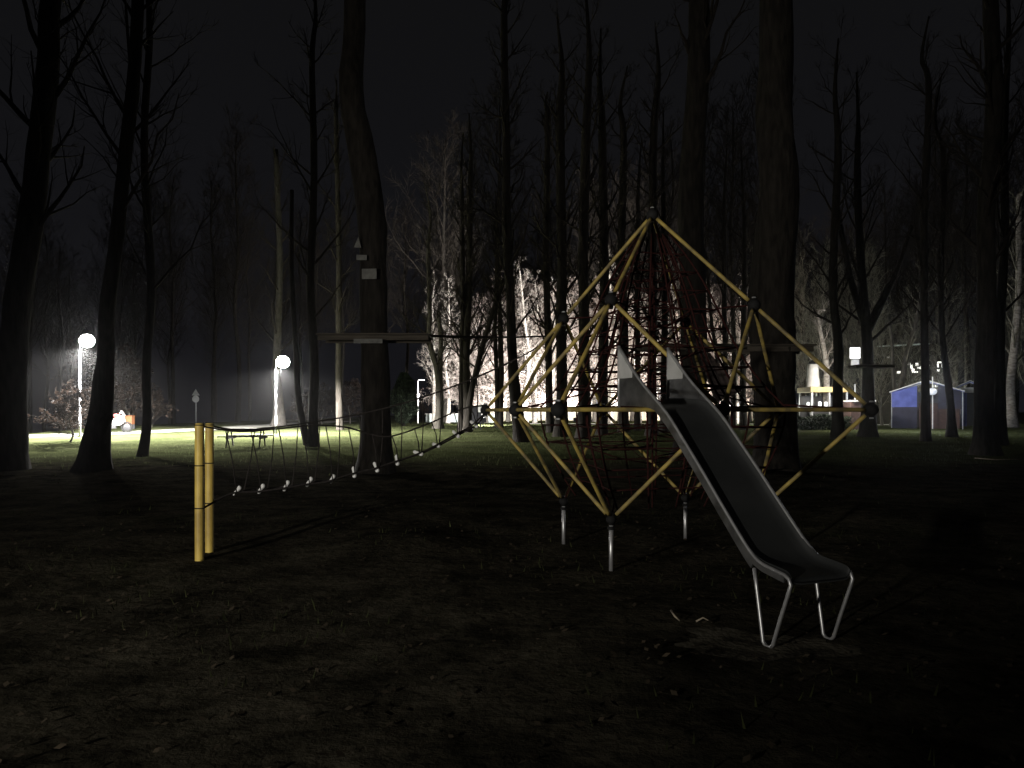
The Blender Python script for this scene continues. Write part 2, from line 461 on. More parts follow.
def kids_of(P, R, lens, m, ratio, spread, rg, smin=0.2):
    N_, S, _ = P.shape
    par = np.repeat(np.arange(N_), m)
    s = smin + (1 - smin) * rg.random(N_ * m)
    i = np.minimum((s * (S - 1)).astype(int), S - 2); f = (s * (S - 1) - i)[:, None]
    st = P[par, i] * (1 - f) + P[par, i + 1] * f
    t = norm(P[par, i + 1] - P[par, i])
    r = norm(np.cross(t, norm(rg.normal(size=t.shape))))
    a = spread * (0.6 + 0.7 * rg.random(len(par)))[:, None]
    d = norm(t * np.cos(a) + r * np.sin(a))
    L = lens[par] * ratio * (1.1 - 0.6 * s) * (0.6 + 0.8 * rg.random(len(par)))
    rad = R[par, i] * 0.55
    return st, d, L, np.maximum(rad, 0.004)

def crown_np(path, rads, rg, nprim=22, m2=6, m3=5, tb=0.3, length=3.0, el=(0.5, 1.1), up=0.25, leaves=0, leaf=0.07, twig_r=0.008, m4=0, twig_len=1.0):
    path = np.array(path, float); rads = np.array(rads, float)
    cum = np.r_[0, np.cumsum(np.linalg.norm(np.diff(path, axis=0), axis=1))]; tot = cum[-1]
    t = tb + (0.985 - tb) * (np.arange(nprim) + rg.random(nprim)) / nprim
    st = np.stack([np.interp(t * tot, cum, path[:, k]) for k in range(3)], -1)
    rr = np.interp(t * tot, cum, rads)
    az = np.arange(nprim) * 2.4 + rg.normal(0, 0.4, nprim)
    e = el[0] + (el[1] - el[0]) * rg.random(nprim)
    d = np.stack([np.cos(az) * np.cos(e), np.sin(az) * np.cos(e), np.sin(e)], -1)
    L = length * (1.15 - 0.75 * (t - tb) / (1 - tb)) * (0.6 + 0.7 * rg.random(nprim))
    P1, R1 = grow(st, d, L, np.clip(rr * 0.34, 0.012, 0.09), 7, up, 0.10, rg)
    Vs, Qs, off = [], [], 0
    def put(P, R, n):
        nonlocal off
        v, q = tubes_np(P, R, n); Vs.append(v); Qs.append(q + off); off += len(v)
    put(P1, R1, 5)
    k = kids_of(P1, R1, L, m2, 0.55, 0.75, rg)
    P2, R2 = grow(*k[:3], np.maximum(k[3], twig_r * 1.3), 5, up * 0.7, 0.13, rg); put(P2, R2, 3)
    k3 = kids_of(P2, R2, k[2], m3, 0.6 * twig_len, 0.8, rg, 0.1)
    P3, R3 = grow(*k3[:3], np.full(len(k3[0]), twig_r), 4, up * 0.5, 0.15, rg); put(P3, R3, 3)
    tips = P3
    if m4:
        k4 = kids_of(P3, R3, k3[2], m4, 0.7, 0.8, rg, 0.1)
        P4, R4 = grow(*k4[:3], np.full(len(k4[0]), twig_r * 0.75), 3, up * 0.3, 0.15, rg); put(P4, R4, 3)
        tips = P4
    V, Q = np.concatenate(Vs), np.concatenate(Qs)
    LV = None
    if leaves:
        pick = rg.integers(0, len(tips), leaves); f = rg.random(leaves)[:, None]
        c = tips[pick, 0] * (1 - f) + tips[pick, -1] * f + rg.normal(0, 0.05, (leaves, 3))
        u = norm(rg.normal(size=(leaves, 3))); w = norm(np.cross(u, rg.normal(size=(leaves, 3))))
        sz = leaf * (0.6 + 0.8 * rg.random(leaves))[:, None]
        LV = np.stack([c - u * sz, c - w * sz * 0.6, c + u * sz, c + w * sz * 0.6], 1).reshape(-1, 3)
    return V, Q, LV

def smooth_path(pts, n):
    pts = [Vector(p) for p in pts]
    out = []
    P = [pts[0] * 2 - pts[1]] + pts + [pts[-1] * 2 - pts[-2]]
    seg = len(pts) - 1
    for i in range(n + 1):
        u = i / n * seg; k = min(int(u), seg - 1); f = u - k
        p0, p1, p2, p3 = P[k], P[k + 1], P[k + 2], P[k + 3]
        out.append(0.5 * ((2 * p1) + (p2 - p0) * f + (2 * p0 - 5 * p1 + 4 * p2 - p3) * f * f + (3 * p1 - p0 - 3 * p2 + p3) * f ** 3))
    return out

def trunk_mesh(path, rads, rg, n=12, flare=0.35):
    mb = MB()
    V, Fc = [], []
    lob = [(rg.uniform(0, 6.28), rg.integers(2, 6)) for _ in range(3)]
    tot = len(path)
    for i, p in enumerate(path):
        t = (path[min(i + 1, tot - 1)] - path[max(i - 1, 0)]).normalized()
        a = t.cross(Vector((0, 1, 0))).normalized(); b = t.cross(a)
        h = p.z
        for k in range(n):
            th = 2 * math.pi * k / n
            f = 1 + 0.05 * math.sin(th * 3 + h * 1.3 + lob[0][0]) + 0.04 * math.sin(th * 5 - h * 2.1 + lob[1][0]) + rg.normal(0, 0.028)
            root = flare * math.exp(-max(0, h) / 0.45) * (1 + 0.45 * math.sin(th * lob[2][1] + lob[2][0]))
            V.append(p + (a * math.cos(th) + b * math.sin(th)) * rads[i] * (f + root))
    for i in range(tot - 1):
        for k in range(n):
            Fc.append((i * n + k, i * n + (k + 1) % n, (i + 1) * n + (k + 1) % n, (i + 1) * n + k))
    Fc.append(tuple((tot - 1) * n + k for k in range(n)))
    mb.add(V, Fc)
    return mb

SIL = 0
def pixel_tree(D, pts, label, group=None, height=20.0, bark='bark', twig='twig', name='bare_tree', tb=0.25, nprim=24, length=2.6,
               m2=6, m3=5, el=(0.45, 1.15), up=0.3, limbs=(), leaves=0, twig_r=0.008, flare=0.35, m4=0):
    """pts: (px, py, width_px) from the base upwards; base sits on the terrain at distance D"""
    global SIL
    SIL += 1
    rg = np.random.default_rng(100 + SIL)
    bx = (pts[0][0] - CX) / F * D
    base = Vector((bx, D, zg1(bx, D) - 0.06))
    loc, rad = [Vector((0, 0, 0))], [pts[0][2] / F * D / 2]
    for (px, py, w) in pts[1:]:
        q = at(px, py, D) - base
        q.y = rg.normal(0, 0.12)
        loc.append(q); rad.append(w / F * D / 2)
    if loc[-1].z < height:
        last = loc[-1]; d = (loc[-1] - loc[-2]).normalized()
        k = height - last.z
        for f in (0.5, 1.0):
            loc.append(last + Vector((d.x * k * f * 0.5 + rg.normal(0, 0.15), rg.normal(0, 0.3), k * f)))
            rad.append(max(0.03, rad[len(pts) - 1] * (1 - 0.8 * f)))
    n = 26
    path = smooth_path(loc, n)
    u = np.linspace(0, len(rad) - 1, n + 1)
    rads = np.interp(u, np.arange(len(rad)), rad)
    root = thing(name, label, 'tree', base, 0, group)
    mb = trunk_mesh(path, rads, rg, 22 if D < 30 else 9, flare)
    for (limb, w0, w1) in limbs:                   # big forks, drawn as extra limbs of the trunk
        lp = smooth_path([Vector((*(at(a, b, D) - base).xz, 0)).xzy + Vector((0, rg.normal(0, 0.1), 0)) for (a, b) in limb], 10)
        r = [((w0 + (w1 - w0) * i / 10) / F * D / 2) for i in range(11)]
        mb.tube(lp, r, 7)
    mb.build('trunk', M[bark], root, smooth=True)
    V, Q, LV = crown_np([tuple(p) for p in path], rads, rg, nprim, m2, m3, tb, length, el, up, leaves, twig_r=twig_r, m4=m4)
    crown = link('crown', mesh_np('crown', V, Q), M[twig], root)
    if LV is not None:
        link('foliage', mesh_np('foliage', LV, np.arange(len(LV)).reshape(-1, 4)), M['dry_leaf'], crown, smooth=False)
    return root

# --- dark trees in front
pixel_tree(20.5, [(8, 470, 31), (14, 400, 26), (22, 320, 24), (34, 180, 22), (46, 60, 20), (52, 0, 18)], 'thick dark trunk cut by the left edge of the photo', height=24, nprim=26)
pixel_tree(20.0, [(92, 470, 27), (94, 440, 24), (97, 400, 21), (104, 350, 15), (110, 310, 14), (120, 220, 13), (131, 80, 12), (138, 0, 11)], 'leaning dark tree with swollen roots in front of the left street lamp', height=24, flare=0.35,
           limbs=[([(99, 440), (105, 428), (107, 416)], 16, 9)])
pixel_tree(25.5, [(142, 457, 9), (145, 420, 8.5), (149, 360, 8), (150, 280, 8), (146, 150, 7), (148, 20, 6)], 'slim dark trunk standing just right of the parked motorcycle', height=21)
pixel_tree(32.0, [(313, 448, 11), (313, 400, 9), (314, 360, 9), (311, 280, 8), (314, 180, 7), (312, 60, 6)], 'twin stemmed dark tree right of the round lamp glow', height=21,
           limbs=[([(308, 444), (303, 425), (299, 395), (297, 350), (291, 270), (292, 190)], 8, 4)])
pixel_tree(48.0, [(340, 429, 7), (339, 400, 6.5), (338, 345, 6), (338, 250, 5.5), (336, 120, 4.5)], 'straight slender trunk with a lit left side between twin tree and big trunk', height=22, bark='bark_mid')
pixel_tree(20.0, [(375, 474, 34), (375, 430, 29), (374, 340, 27), (373, 270, 27), (371, 220, 28), (363, 160, 27), (353, 100, 24), (352, 50, 22), (355, 0, 21)], 'big dark trunk bending left with white boards nailed on it', height=25, flare=0.25, tb=0.55)
pixel_tree(25.0, [(690, 462, 30), (691, 420, 27), (692, 360, 26), (693, 280, 25), (692, 200, 24), (696, 90, 22), (700, 0, 20)], 'broad dark trunk rising behind the slide top inside the climbing frame', height=26, tb=0.45)
pixel_tree(19.0, [(777, 476, 44), (779, 420, 40), (774, 360, 42), (774, 300, 44), (776, 200, 38), (776, 100, 34), (778, 0, 32)], 'widest black trunk behind the right shoulder of the climbing frame', height=26, tb=0.5, flare=0.2)
pixel_tree(40.0, [(868, 438, 17), (869, 405, 13), (869, 370, 11), (866, 325, 10), (860, 270, 8), (858, 180, 7)], 'dark tree forking into a wide Y left of the blue tent', height=19,
           limbs=[([(867, 330), (852, 285), (842, 240), (836, 200)], 8, 4), ([(868, 332), (884, 295), (900, 262), (912, 225)], 7, 3.5)])
pixel_tree(38.0, [(838, 436, 12), (838, 400, 10), (838, 340, 9), (834, 280, 8), (838, 150, 7)], 'straight dark trunk at the right end of the yellow kiosk roof', height=20)
pixel_tree(36.0, [(926, 436, 9), (925, 390, 8), (923, 320, 7), (924, 220, 7), (928, 90, 6)], 'thin dark trunk standing in front of the blue tent', height=20)
pixel_tree(40.0, [(952, 437, 9), (949, 405, 7), (944, 340, 6), (940, 270, 5.5), (944, 160, 5)], 'thin left leaning dark trunk between the blue tent and the small tent', height=19)
pixel_tree(27.0, [(986, 455, 22), (987, 400, 18), (988, 320, 17), (986, 220, 16), (990, 100, 15), (992, 0, 14)], 'stout dark trunk right of the small gabled tent', height=24)
pixel_tree(33.0, [(1000, 448, 11), (999, 400, 10), (1000, 330, 9), (1003, 240, 8), (1006, 120, 7)], 'narrower dark trunk tight against the stout trunk on the right', height=22)
pixel_tree(52.0, [(1012, 428, 10), (1012, 380, 8), (1014, 330, 7), (1018, 280, 6), (1020, 200, 5)], 'pale grey trunk near the right edge behind the dark trunks', height=16, bark='birch', twig='twig_grey')

# --- silhouettes against the floodlit strip
G = 'dark trunks silhouetted against the floodlit trees'
_pt = pixel_tree
def pixel_tree(D, pts, label, group=None, **kw):
    if group == G:
        kw = dict(dict(tb=0.2, nprim=30, twig_r=0.010, length=2.6, m2=6), **kw)
    return _pt(D, pts, label, group, **kw)
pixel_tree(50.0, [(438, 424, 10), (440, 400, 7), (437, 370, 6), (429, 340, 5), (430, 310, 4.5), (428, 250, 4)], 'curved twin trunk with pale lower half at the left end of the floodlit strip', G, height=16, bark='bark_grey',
           limbs=[([(441, 405), (440, 370), (441, 340), (438, 310)], 6, 4)])
pixel_tree(46.0, [(461, 432, 6), (461, 400, 5), (462, 340, 5), (463, 280, 4.5), (462, 200, 4)], 'thin left member of the pair of dark stems beside the leaning stem', G, height=18)
pixel_tree(46.0, [(467, 432, 9), (467, 400, 8), (466, 350, 7.5), (469, 290, 7), (470, 200, 6)], 'thicker right member of the pair of dark stems beside the leaning stem', G, height=19)
pixel_tree(45.0, [(467, 430, 8), (471, 395, 6), (480, 355, 5.5), (490, 322, 5), (499, 295, 4.5), (508, 268, 4)], 'dark stem leaning steeply right across the floodlit foliage', G, height=12)
pixel_tree(52.0, [(497, 424, 5), (497, 380, 4.5), (495, 330, 4), (497, 260, 4)], 'very thin upright stem right of the leaning dark stem', G, height=16)
pixel_tree(36.0, [(522, 436, 15), (516, 400, 12), (512, 350, 9.5), (510, 290, 9), (507, 240, 9), (506, 130, 8), (504, 20, 7)], 'solid dark trunk kicked left above its foot behind the left corner of the frame', G, height=23)
pixel_tree(45.0, [(551, 428, 9), (549, 390, 7), (548, 330, 7), (546, 250, 6.5), (548, 120, 6)], 'slim dark trunk seen just left of the bright birch gap', G, height=20)
pixel_tree(40.0, [(561, 434, 13), (562, 390, 11), (561, 330, 11), (562, 260, 10), (560, 120, 9)], 'sturdy dark trunk behind the upper left joint of the climbing frame', G, height=22)
pixel_tree(38.0, [(584, 436, 14), (584, 390, 12), (584, 330, 11), (583, 260, 10), (586, 130, 9)], 'sturdy dark trunk left of the middle upper joint of the frame', G, height=23)
pixel_tree(42.0, [(602, 430, 12), (602, 390, 10), (603, 340, 10), (604, 260, 9), (602, 130, 8)], 'dark trunk directly under the nearest upper joint of the frame', G, height=22)
pixel_tree(44.0, [(624, 430, 10), (624, 380, 9), (624, 320, 9), (622, 250, 8), (624, 140, 7)], 'dark trunk directly behind the left panel of the slide', G, height=21)
pixel_tree(47.0, [(637, 428, 6), (637, 380, 5.5), (637, 320, 5), (638, 240, 5)], 'thin dark stem between the two side panels of the slide', G, height=18)
pixel_tree(41.0, [(652, 432, 12), (652, 390, 9), (652, 330, 9), (652, 260, 8.5), (654, 130, 8)], 'dark trunk behind the slide directly below the apex of the frame', G, height=22)
pixel_tree(45.0, [(664, 430, 8), (664, 380, 7), (664, 320, 6.5), (664, 250, 6)], 'slim dark trunk behind the right panel of the slide', G, height=19)
pixel_tree(45.0, [(727, 430, 7), (726, 380, 5.5), (725, 320, 5), (724, 250, 5)], 'slim stem right of the broad trunk in front of the pink wall', G, height=17)
pixel_tree(50.0, [(716, 424, 5), (718, 370, 4), (712, 320, 3.5), (706, 260, 3.5)], 'thin bent stem crossing the pink wall next to the broad trunk', G, height=13)
pixel_tree(48.0, [(744, 426, 7), (743, 380, 6), (744, 320, 5.5), (744, 240, 5)], 'dark stem at the right end of the pink wall', G, height=18)

# --- floodlit pale trees behind (prototype with trunk and crown, then copies)
def proto_tree(label, bark, twig, H, r0, seed, group, leaves=0, name='bare_tree', leafmat='dry_leaf', **kw):
    rg = np.random.default_rng(seed)
    pts = [Vector((0, 0, 0))]
    for k in range(1, 6):
        pts.append(Vector((rg.normal(0, 0.10) * k ** 0.5, rg.normal(0, 0.10) * k ** 0.5, H * k / 5)))
    path = smooth_path(pts, 18)
    rads = np.interp(np.linspace(0, 1, 19), [0, 1], [r0, r0 * 0.2])
    root = thing(name, label, 'tree', (0, 0, 0), 0, group)
    t = trunk_mesh(path, rads, rg, 8, 0.3).build('trunk', M[bark], root, smooth=True)
    V, Q, LV = crown_np([tuple(p) for p in path], rads, rg, **dict(dict(leaves=leaves), **kw))
    c = link('crown', mesh_np('crown', V, Q), M[twig], root)
    kids = [t, c]
    if LV is not None:
        kids.append(link('foliage', mesh_np('foliage', LV, np.arange(len(LV)).reshape(-1, 4)), M[leafmat], root, smooth=False))
    return root, kids

GB = 'pale birches lit white by the floodlight'
GF = 'floodlit bushy trees behind the climbing frame'
GD = 'dim grey trees behind the market tents'
LB = 'pale birch trunk lit white behind the dark silhouetted trunks'
LF = 'bare bushy tree with dry leaves glowing in the floodlight'
LD = 'dim grey bare tree in the background behind the kiosk and tents'
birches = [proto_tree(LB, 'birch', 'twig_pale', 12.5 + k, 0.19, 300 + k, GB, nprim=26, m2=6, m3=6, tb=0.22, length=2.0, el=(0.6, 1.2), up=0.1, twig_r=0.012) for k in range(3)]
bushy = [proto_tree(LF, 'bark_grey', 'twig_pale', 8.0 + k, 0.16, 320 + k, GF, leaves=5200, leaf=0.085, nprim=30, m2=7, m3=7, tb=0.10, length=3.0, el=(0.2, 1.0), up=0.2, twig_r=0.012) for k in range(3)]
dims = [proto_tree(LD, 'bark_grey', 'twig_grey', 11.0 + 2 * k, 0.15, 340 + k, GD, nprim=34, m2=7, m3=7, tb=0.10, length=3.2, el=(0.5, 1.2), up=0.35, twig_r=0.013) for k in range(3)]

def scatter_trees(protos, spots, group, labels):
    used = set()
    for i, (px, D, s) in enumerate(spots):
        x = (px - CX) / F * D
        loc = (x, D, zg1(x, D) - 0.05)
        k = i % len(protos)
        root, kids = protos[k]
        sc_ = (s * rnd.uniform(0.9, 1.1),) * 2 + (s * rnd.uniform(0.92, 1.1),)
        lab = labels[i] if isinstance(labels, (list, tuple)) else labels
        if k not in used:
            used.add(k); root.location = loc; root.rotation_euler = (0, 0, rnd.uniform(0, 6.28)); root.scale = sc_; root['label'] = lab
        else:
            copy_thing(root, kids, loc, rnd.uniform(0, 6.28), sc_, lab, group)

scatter_trees(birches, [(434, 69, 1.0), (448, 67, 0.95), (526, 66, 1.05), (535, 69, 1.1), (552, 70, 1.0), (612, 70, 1.0), (672, 69, 1.0), (710, 70, 0.9), (738, 70, 0.95)], GB, LB)
scatter_trees(bushy, [(445, 72, 1.0), (470, 66, 0.95), (486, 70, 1.1), (500, 64, 0.85), (520, 72, 1.15), (548, 70, 1.2), (580, 70, 1.05), (610, 70, 1.15), (640, 69, 1.0), (668, 70, 1.15), (735, 71, 1.0), (705, 69, 0.75), (466, 74, 0.9), (482, 75, 1.1), (508, 74, 1.3), (535, 75, 1.35), (562, 73, 1.3), (595, 73, 1.3), (626, 73, 1.3), (655, 73, 1.25), (690, 74, 1.3), (722, 74, 1.2), (750, 74, 1.0)], GF, LF)
scatter_trees(dims, [(790, 62, 1.0), (806, 70, 1.1), (822, 60, 0.9), (846, 68, 1.1), (862, 64, 1.0), (872, 60, 0.85), (905, 76, 1.2), (940, 76, 1.2), (975, 70, 1.0), (882, 57.5, 0.75), (946, 57, 0.8), (912, 58.5, 0.6), (984, 72, 1.1), (1010, 66, 1.0), (1032, 60, 1.0), (870, 90, 1.6), (930, 95, 1.6), (800, 92, 1.6), (1000, 92, 1.6), (760, 88, 1.6)], GD, LD)

# --- dark wood right behind and overhead (fills the upper right with bare crowns)
LDK = 'tall black bare tree lost in the night above the floodlit strip'
GDK = 'tall black bare trees of the wood'
darks = [proto_tree(LDK, 'bark', 'twig', 22.0 + 1.5 * k, 0.24, 360 + k, GDK, nprim=44, m2=8, m3=7, tb=0.35, length=4.2, el=(0.5, 1.25), up=0.4, twig_r=0.014) for k in range(3)]
dk = []
for i in range(34):
    px = 500 + 560 * ((i * 0.61803) % 1.0)
    dk.append((px, 52 + 60 * ((i * 0.7548) % 1.0), 1.0))
dk += [(30 + 440 * ((i * 0.618) % 1.0), 70 + 40 * ((i * 0.7548) % 1.0), 0.95 + 0.2 * ((i * 0.37) % 1.0)) for i in range(16)]
dk += [(250, 95, 0.95), (215, 105, 1.0), (170, 92, 0.9), (468, 90, 1.0), (440, 84, 0.9), (60, 80, 0.9), (120, 88, 0.95), (20, 70, 0.9), (455, 108, 1.0)]
scatter_trees(darks, dk, GDK, LDK)

# --- shrubs on the left, conifer
pixel_tree(55.0, [(894, 424, 7), (899, 392, 6), (907, 355, 5), (914, 325, 4), (919, 300, 3)], 'pale green slanting stem between the Y forked tree and the blue tent', height=11, bark='bark_grey', twig='twig_grey', tb=0.3, nprim=18, length=1.6,
           limbs=[([(897, 400), (893, 370), (892, 340), (890, 315)], 4, 2.5)])
GS = 'russet shrubs beyond the path'
shr = [proto_tree('s', 'bark_grey', 'twig', 3.6, 0.07, 400 + k, GS, leaves=3800, leaf=0.075, name='shrub', leafmat='russet', nprim=30, m2=7, m3=6, tb=0.05, length=2.0, el=(0.3, 1.1), up=0.15, twig_r=0.010) for k in range(2)]
for r, _k in shr: r['category'] = 'shrub'
scatter_trees(shr, [(70, 35.5, 0.66), (100, 50.5, 1.15), (128, 51.0, 1.1), (300, 56, 0.62), (322, 60, 0.7), (350, 66, 0.85), (152, 52, 0.6), (420, 82, 0.6)], GS,
              ['russet shrub left of the left street lamp pole', 'tall russet shrub behind the leaning dark tree', 'russet shrub right behind the parked motorcycle',
               'small russet shrub just right of the pale trunk under the lamp', 'low russet shrub between the twin tree and the slender trunk', 'brownish shrub partly behind the big dark trunk',
               'dim low shrub right of the slim trunk by the motorcycle', 'dim low shrub beyond the dark conifer'])

def conifer(px, py, D, w, h, label):
    x = (px - CX) / F * D
    root = thing('conifer', label, 'tree', (x, D, zg1(x, D)))
    MB().tube([(0, 0, -0.05), (0, 0, h * 0.9)], [0.12, 0.02], 8).build('trunk', M['bark'], root, smooth=True)
    n = 9000
    t = npr.random(n) ** 0.8
    prof = np.sin(np.pi * np.clip(0.06 + 0.9 * t, 0, 1)) ** 0.7 * (1 - 0.35 * t)
    a = npr.random(n) * 6.283
    lump = 1 + 0.22 * np.sin(a * 3 + t * 9) + 0.15 * np.sin(a * 5 - t * 14)
    r = w / 2 * prof * lump * npr.random(n) ** 0.35
    c = np.stack([r * np.cos(a), r * np.sin(a), 0.15 + h * t], -1)
    u = norm(np.stack([np.cos(a), np.sin(a), 0.9 + 0 * a], -1) + npr.normal(0, 0.4, (n, 3))) * 0.16
    w_ = norm(np.cross(u, npr.normal(size=(n, 3)))) * 0.05
    V = np.stack([c - w_, c + w_, c + u], 1).reshape(-1, 3)
    link('crown', mesh_np('crown', V, np.arange(3 * n).reshape(n, 3)), M['needle'], root, smooth=False)
conifer(404, 421, 55, 2.1, 3.6, 'dark evergreen bush just right of the big bending trunk')

# pale trunk under lamp two, and lit slim trees on the right
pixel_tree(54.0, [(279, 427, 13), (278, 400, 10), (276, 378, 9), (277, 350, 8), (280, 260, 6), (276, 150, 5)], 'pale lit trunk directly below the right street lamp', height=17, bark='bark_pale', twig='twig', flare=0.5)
pixel_tree(52.0, [(826, 425, 8), (827, 380, 6), (826, 358, 5), (821, 335, 4), (817, 312, 3)], 'pale branching small tree right of the white stack', height=8, bark='birch', twig='twig_pale', tb=0.4, nprim=14, length=1.6,
           limbs=[([(827, 372), (815, 362), (806, 352)], 4, 2)])

# ------------------------------------------------------------------ climbing frame
FC = Vector((1.531, 8.4, HC + 0.012))
FR, FH, PHI = 2.18, 1.0645, 24.58306750 % (2 * math.pi)
U = Vector((math.cos(PHI), math.sin(PHI), 0)) * FR
W = Vector((math.cos(PHI - math.pi / 2), math.sin(PHI - math.pi / 2), 0)) * FR
Z1 = Vector((0, 0, FH))
dirs4 = [W, U, -W, -U]                                    # near-left, right, far-right, far-left
node = {'T': FC + 2 * Z1}
for i, d in enumerate(dirs4):
    node['U%d' % i] = FC + d / 2 + Z1
    node['L%d' % i] = FC + d / 2 - Z1
    node['C%d' % i] = FC + d
    node['M%d' % i] = FC + (d + dirs4[(i + 1) % 4]) / 2    # midpoint between corner i and i+1
edges = []
for i in range(4):
    j = (i - 1) % 4
    edges.append(('T', 'U%d' % i))
    for s in 'UL':
        edges += [(s + str(i), 'C%d' % i), (s + str(i), 'M%d' % i), (s + str(i), 'M%d' % j)]
    edges += [('C%d' % i, 'M%d' % i), ('M%d' % i, 'C%d' % ((i + 1) % 4))]
fb = Vector((FC.x, FC.y, zg1(FC.x, FC.y)))
frame = thing('climbing_frame', 'yellow tube climbing frame shaped like an octahedron with rope net', 'climbing frame', fb)
for a, b in edges:
    A, B = node[a] - fb, node[b] - fb
    d = (B - A).normalized()
    A2, B2 = A + d * 0.075, B - d * 0.075
    r = 0.020
    tb_ = MB().tube([A2, A2 + d * 0.05, A2 + d * 0.052, B2 - d * 0.052, B2 - d * 0.05, B2], [0.018, 0.020, r, r, 0.020, 0.018], 12)
    tb_.build('tube', M['yellow'], frame, smooth=True)
for k, p in node.items():
    mb = MB()
    q = p - fb
    jr = 0.050 if k[0] == 'L' else 0.066
    mb.ball(q, jr, 16, 0.95)
    mb.lathe([(0.015, -jr - 0.006), (0.025, -jr - 0.004), (0.025, jr + 0.004), (0.015, jr + 0.006)], 12, q)
    jo = mb.build('joint', M['rubber'], frame, smooth=True)
    bm_ = MB()
    for s in (-1, 1):
        bm_.lathe([(0.022, 0), (0.022, 0.012), (0.012, 0.016)], 6, q + Vector((0, 0, jr + 0.004 if s > 0 else -jr - 0.02)))
    bm_.build('bolt', M['galv'], jo)
for i in range(4):
    p = node['L%d' % i]
    g = zg1(p.x, p.y)
    q = p - fb
    lo = g - fb.z - 0.08
    lg = MB().tube([(q.x, q.y, lo), (q.x, q.y, q.z - 0.06)], 0.021, 12).build('leg', M['galv'], frame, smooth=True)
    MB().lathe([(0.024, q.z - 0.10), (0.036, q.z - 0.095), (0.036, q.z - 0.07), (0.024, q.z - 0.066)], 12, (q.x, q.y, 0)).build('collar', M['rubber'], lg)

# rope net inside: warped meridians from apex to the lower joints with loops between
net = MB()
def net_pt(u, ang):
    """u 0..1 from just below the apex to the lower joints, ang index along the square outline"""
    z = 2 * FH * (1 - u) * 0.97 - FH * u * 0.93
    rr = (1 - z / (2 * FH)) if z > 0 else (1 + z / (2 * FH))
    k = int(ang) % 4; f = ang - int(ang)
    e = dirs4[k].lerp(dirs4[(k + 1) % 4], f)
    pull = 0.80 - 0.20 * math.sin(math.pi * min(1, max(0, u))) ** 2
    sag = 1 - 0.12 * math.sin(f * math.pi)
    return FC - fb + e * rr * pull * sag + Vector((0, 0, z))
NA, NU = 16, 15
for k in range(NA):
    net.tube([net_pt(u / 18, k * 4 / NA) for u in range(1, 19)], 0.0105, 5)
for j in range(2, NU):
    net.tube([net_pt(j / NU, k * 4 / 32) for k in range(32)], 0.008, 5, closed=True)
for k in range(NA):                                       # inner diagonal ropes to the mast line
    for j in (3, 5, 7, 9, 12):
        a = net_pt(j / NU, k * 4 / NA)
        b = Vector((FC.x - fb.x, FC.y - fb.y, a.z + 0.22 * math.sin(k * 1.7)))
        net.tube([a, a.lerp(b, 0.5) - Vector((0, 0, 0.03)), b], 0.007, 4)
for k in range(4):                                        # outer ropes pulling to every corner
    net.tube([net_pt(0.66, k), node['C%d' % k] - fb], 0.010, 5)
    net.tube([net_pt(0.62, k + 0.5), node['M%d' % k] - fb], 0.010, 5)
    net.tube([net_pt(0.33, k), node['U%d' % k] - fb], 0.010, 5)
    net.tube([net_pt(0.97, k), node['L%d' % k] - fb], 0.010, 5)
net.tube([FC - fb + Vector((0, 0, 2 * FH - 0.08)), FC - fb + Vector((0, 0, -FH))], 0.011, 6)
net.build('rope_net', M['rope_red'], frame, smooth=True)
# brown rubber membrane stretched in the far right face
mem = MB()
pa, pb, pc = node['U2'], node['M1'], node['C2']
c0 = (pa + pb + pc) / 3
tri = [c0 + (p - c0) * s for p, s in ((pa, 0.80), (pb, 0.35), (pc, 0.72))]
nn = (tri[1] - tri[0]).cross(tri[2] - tri[0]).normalized() * 0.006
mem.add([p - fb + nn for p in tri] + [p - fb - nn for p in tri], [(0, 1, 2), (5, 4, 3), (0, 3, 4, 1), (1, 4, 5, 2), (2, 5, 3, 0)])
mem.build('membrane', M['membrane'], frame)

# ------------------------------------------------------------------ slide
SD = Vector((0.382, -0.924, 0)).normalized()
SP = Vector((0.932, 0.363, 0)).normalized()
S0 = Vector((0.954, 6.80, 0))
WD = 0.485
so = Vector((1.70, 4.99, zg1(1.70, 4.99)))
slide = thing('slide', 'stainless steel slide running down from the yellow climbing frame', 'slide', so)
def sp(s, z, side): return S0 + SD * s + SP * (WD * side) + Vector((0, 0, z)) - so
RAIL = [(0.0, 2.115), (0.34, 1.811), (0.724, 1.545), (0.95, 1.345), (1.196, 1.114), (1.43, 0.885), (1.658, 0.668), (1.76, 0.585), (1.84, 0.545), (1.961, 0.523), (2.06, 0.508)]
BED = [(-0.05, 1.615), (0.20, 1.612), (0.46, 1.60), (0.60, 1.565), (0.724, 1.48), (0.95, 1.285), (1.196, 1.06), (1.43, 0.835), (1.658, 0.625), (1.76, 0.548), (1.86, 0.512), (1.98, 0.498), (2.075, 0.484), (2.105, 0.46)]
def curve(pts, n):
    return [(p.x, p.y) for p in smooth_path([Vector((a, b, 0)) for a, b in pts], n)]
bed = curve(BED, 48)
V, Q = [], []
TH = 0.014
prof = [0.0, 0.02, 0.06, 0.2, 0.5, 0.8, 0.94, 0.98, 1.0]
bel = [0.05, 0.022, 0.005, 0.0, 0.0, 0.0, 0.005, 0.022, 0.05]
K = len(prof)
for lay in (0, 1):
    for (s, z) in bed:
        for k in range(K):
            V.append(sp(s, z + bel[k] - lay * TH, prof[k] if lay == 0 else prof[k] * 1.0))
Nb = len(bed)
for i in range(Nb - 1):
    for k in range(K - 1):
        a = i * K + k
        Q.append((a, a + 1, a + K + 1, a + K))
        b = a + Nb * K
        Q.append((b, b + K, b + K + 1, b + 1))
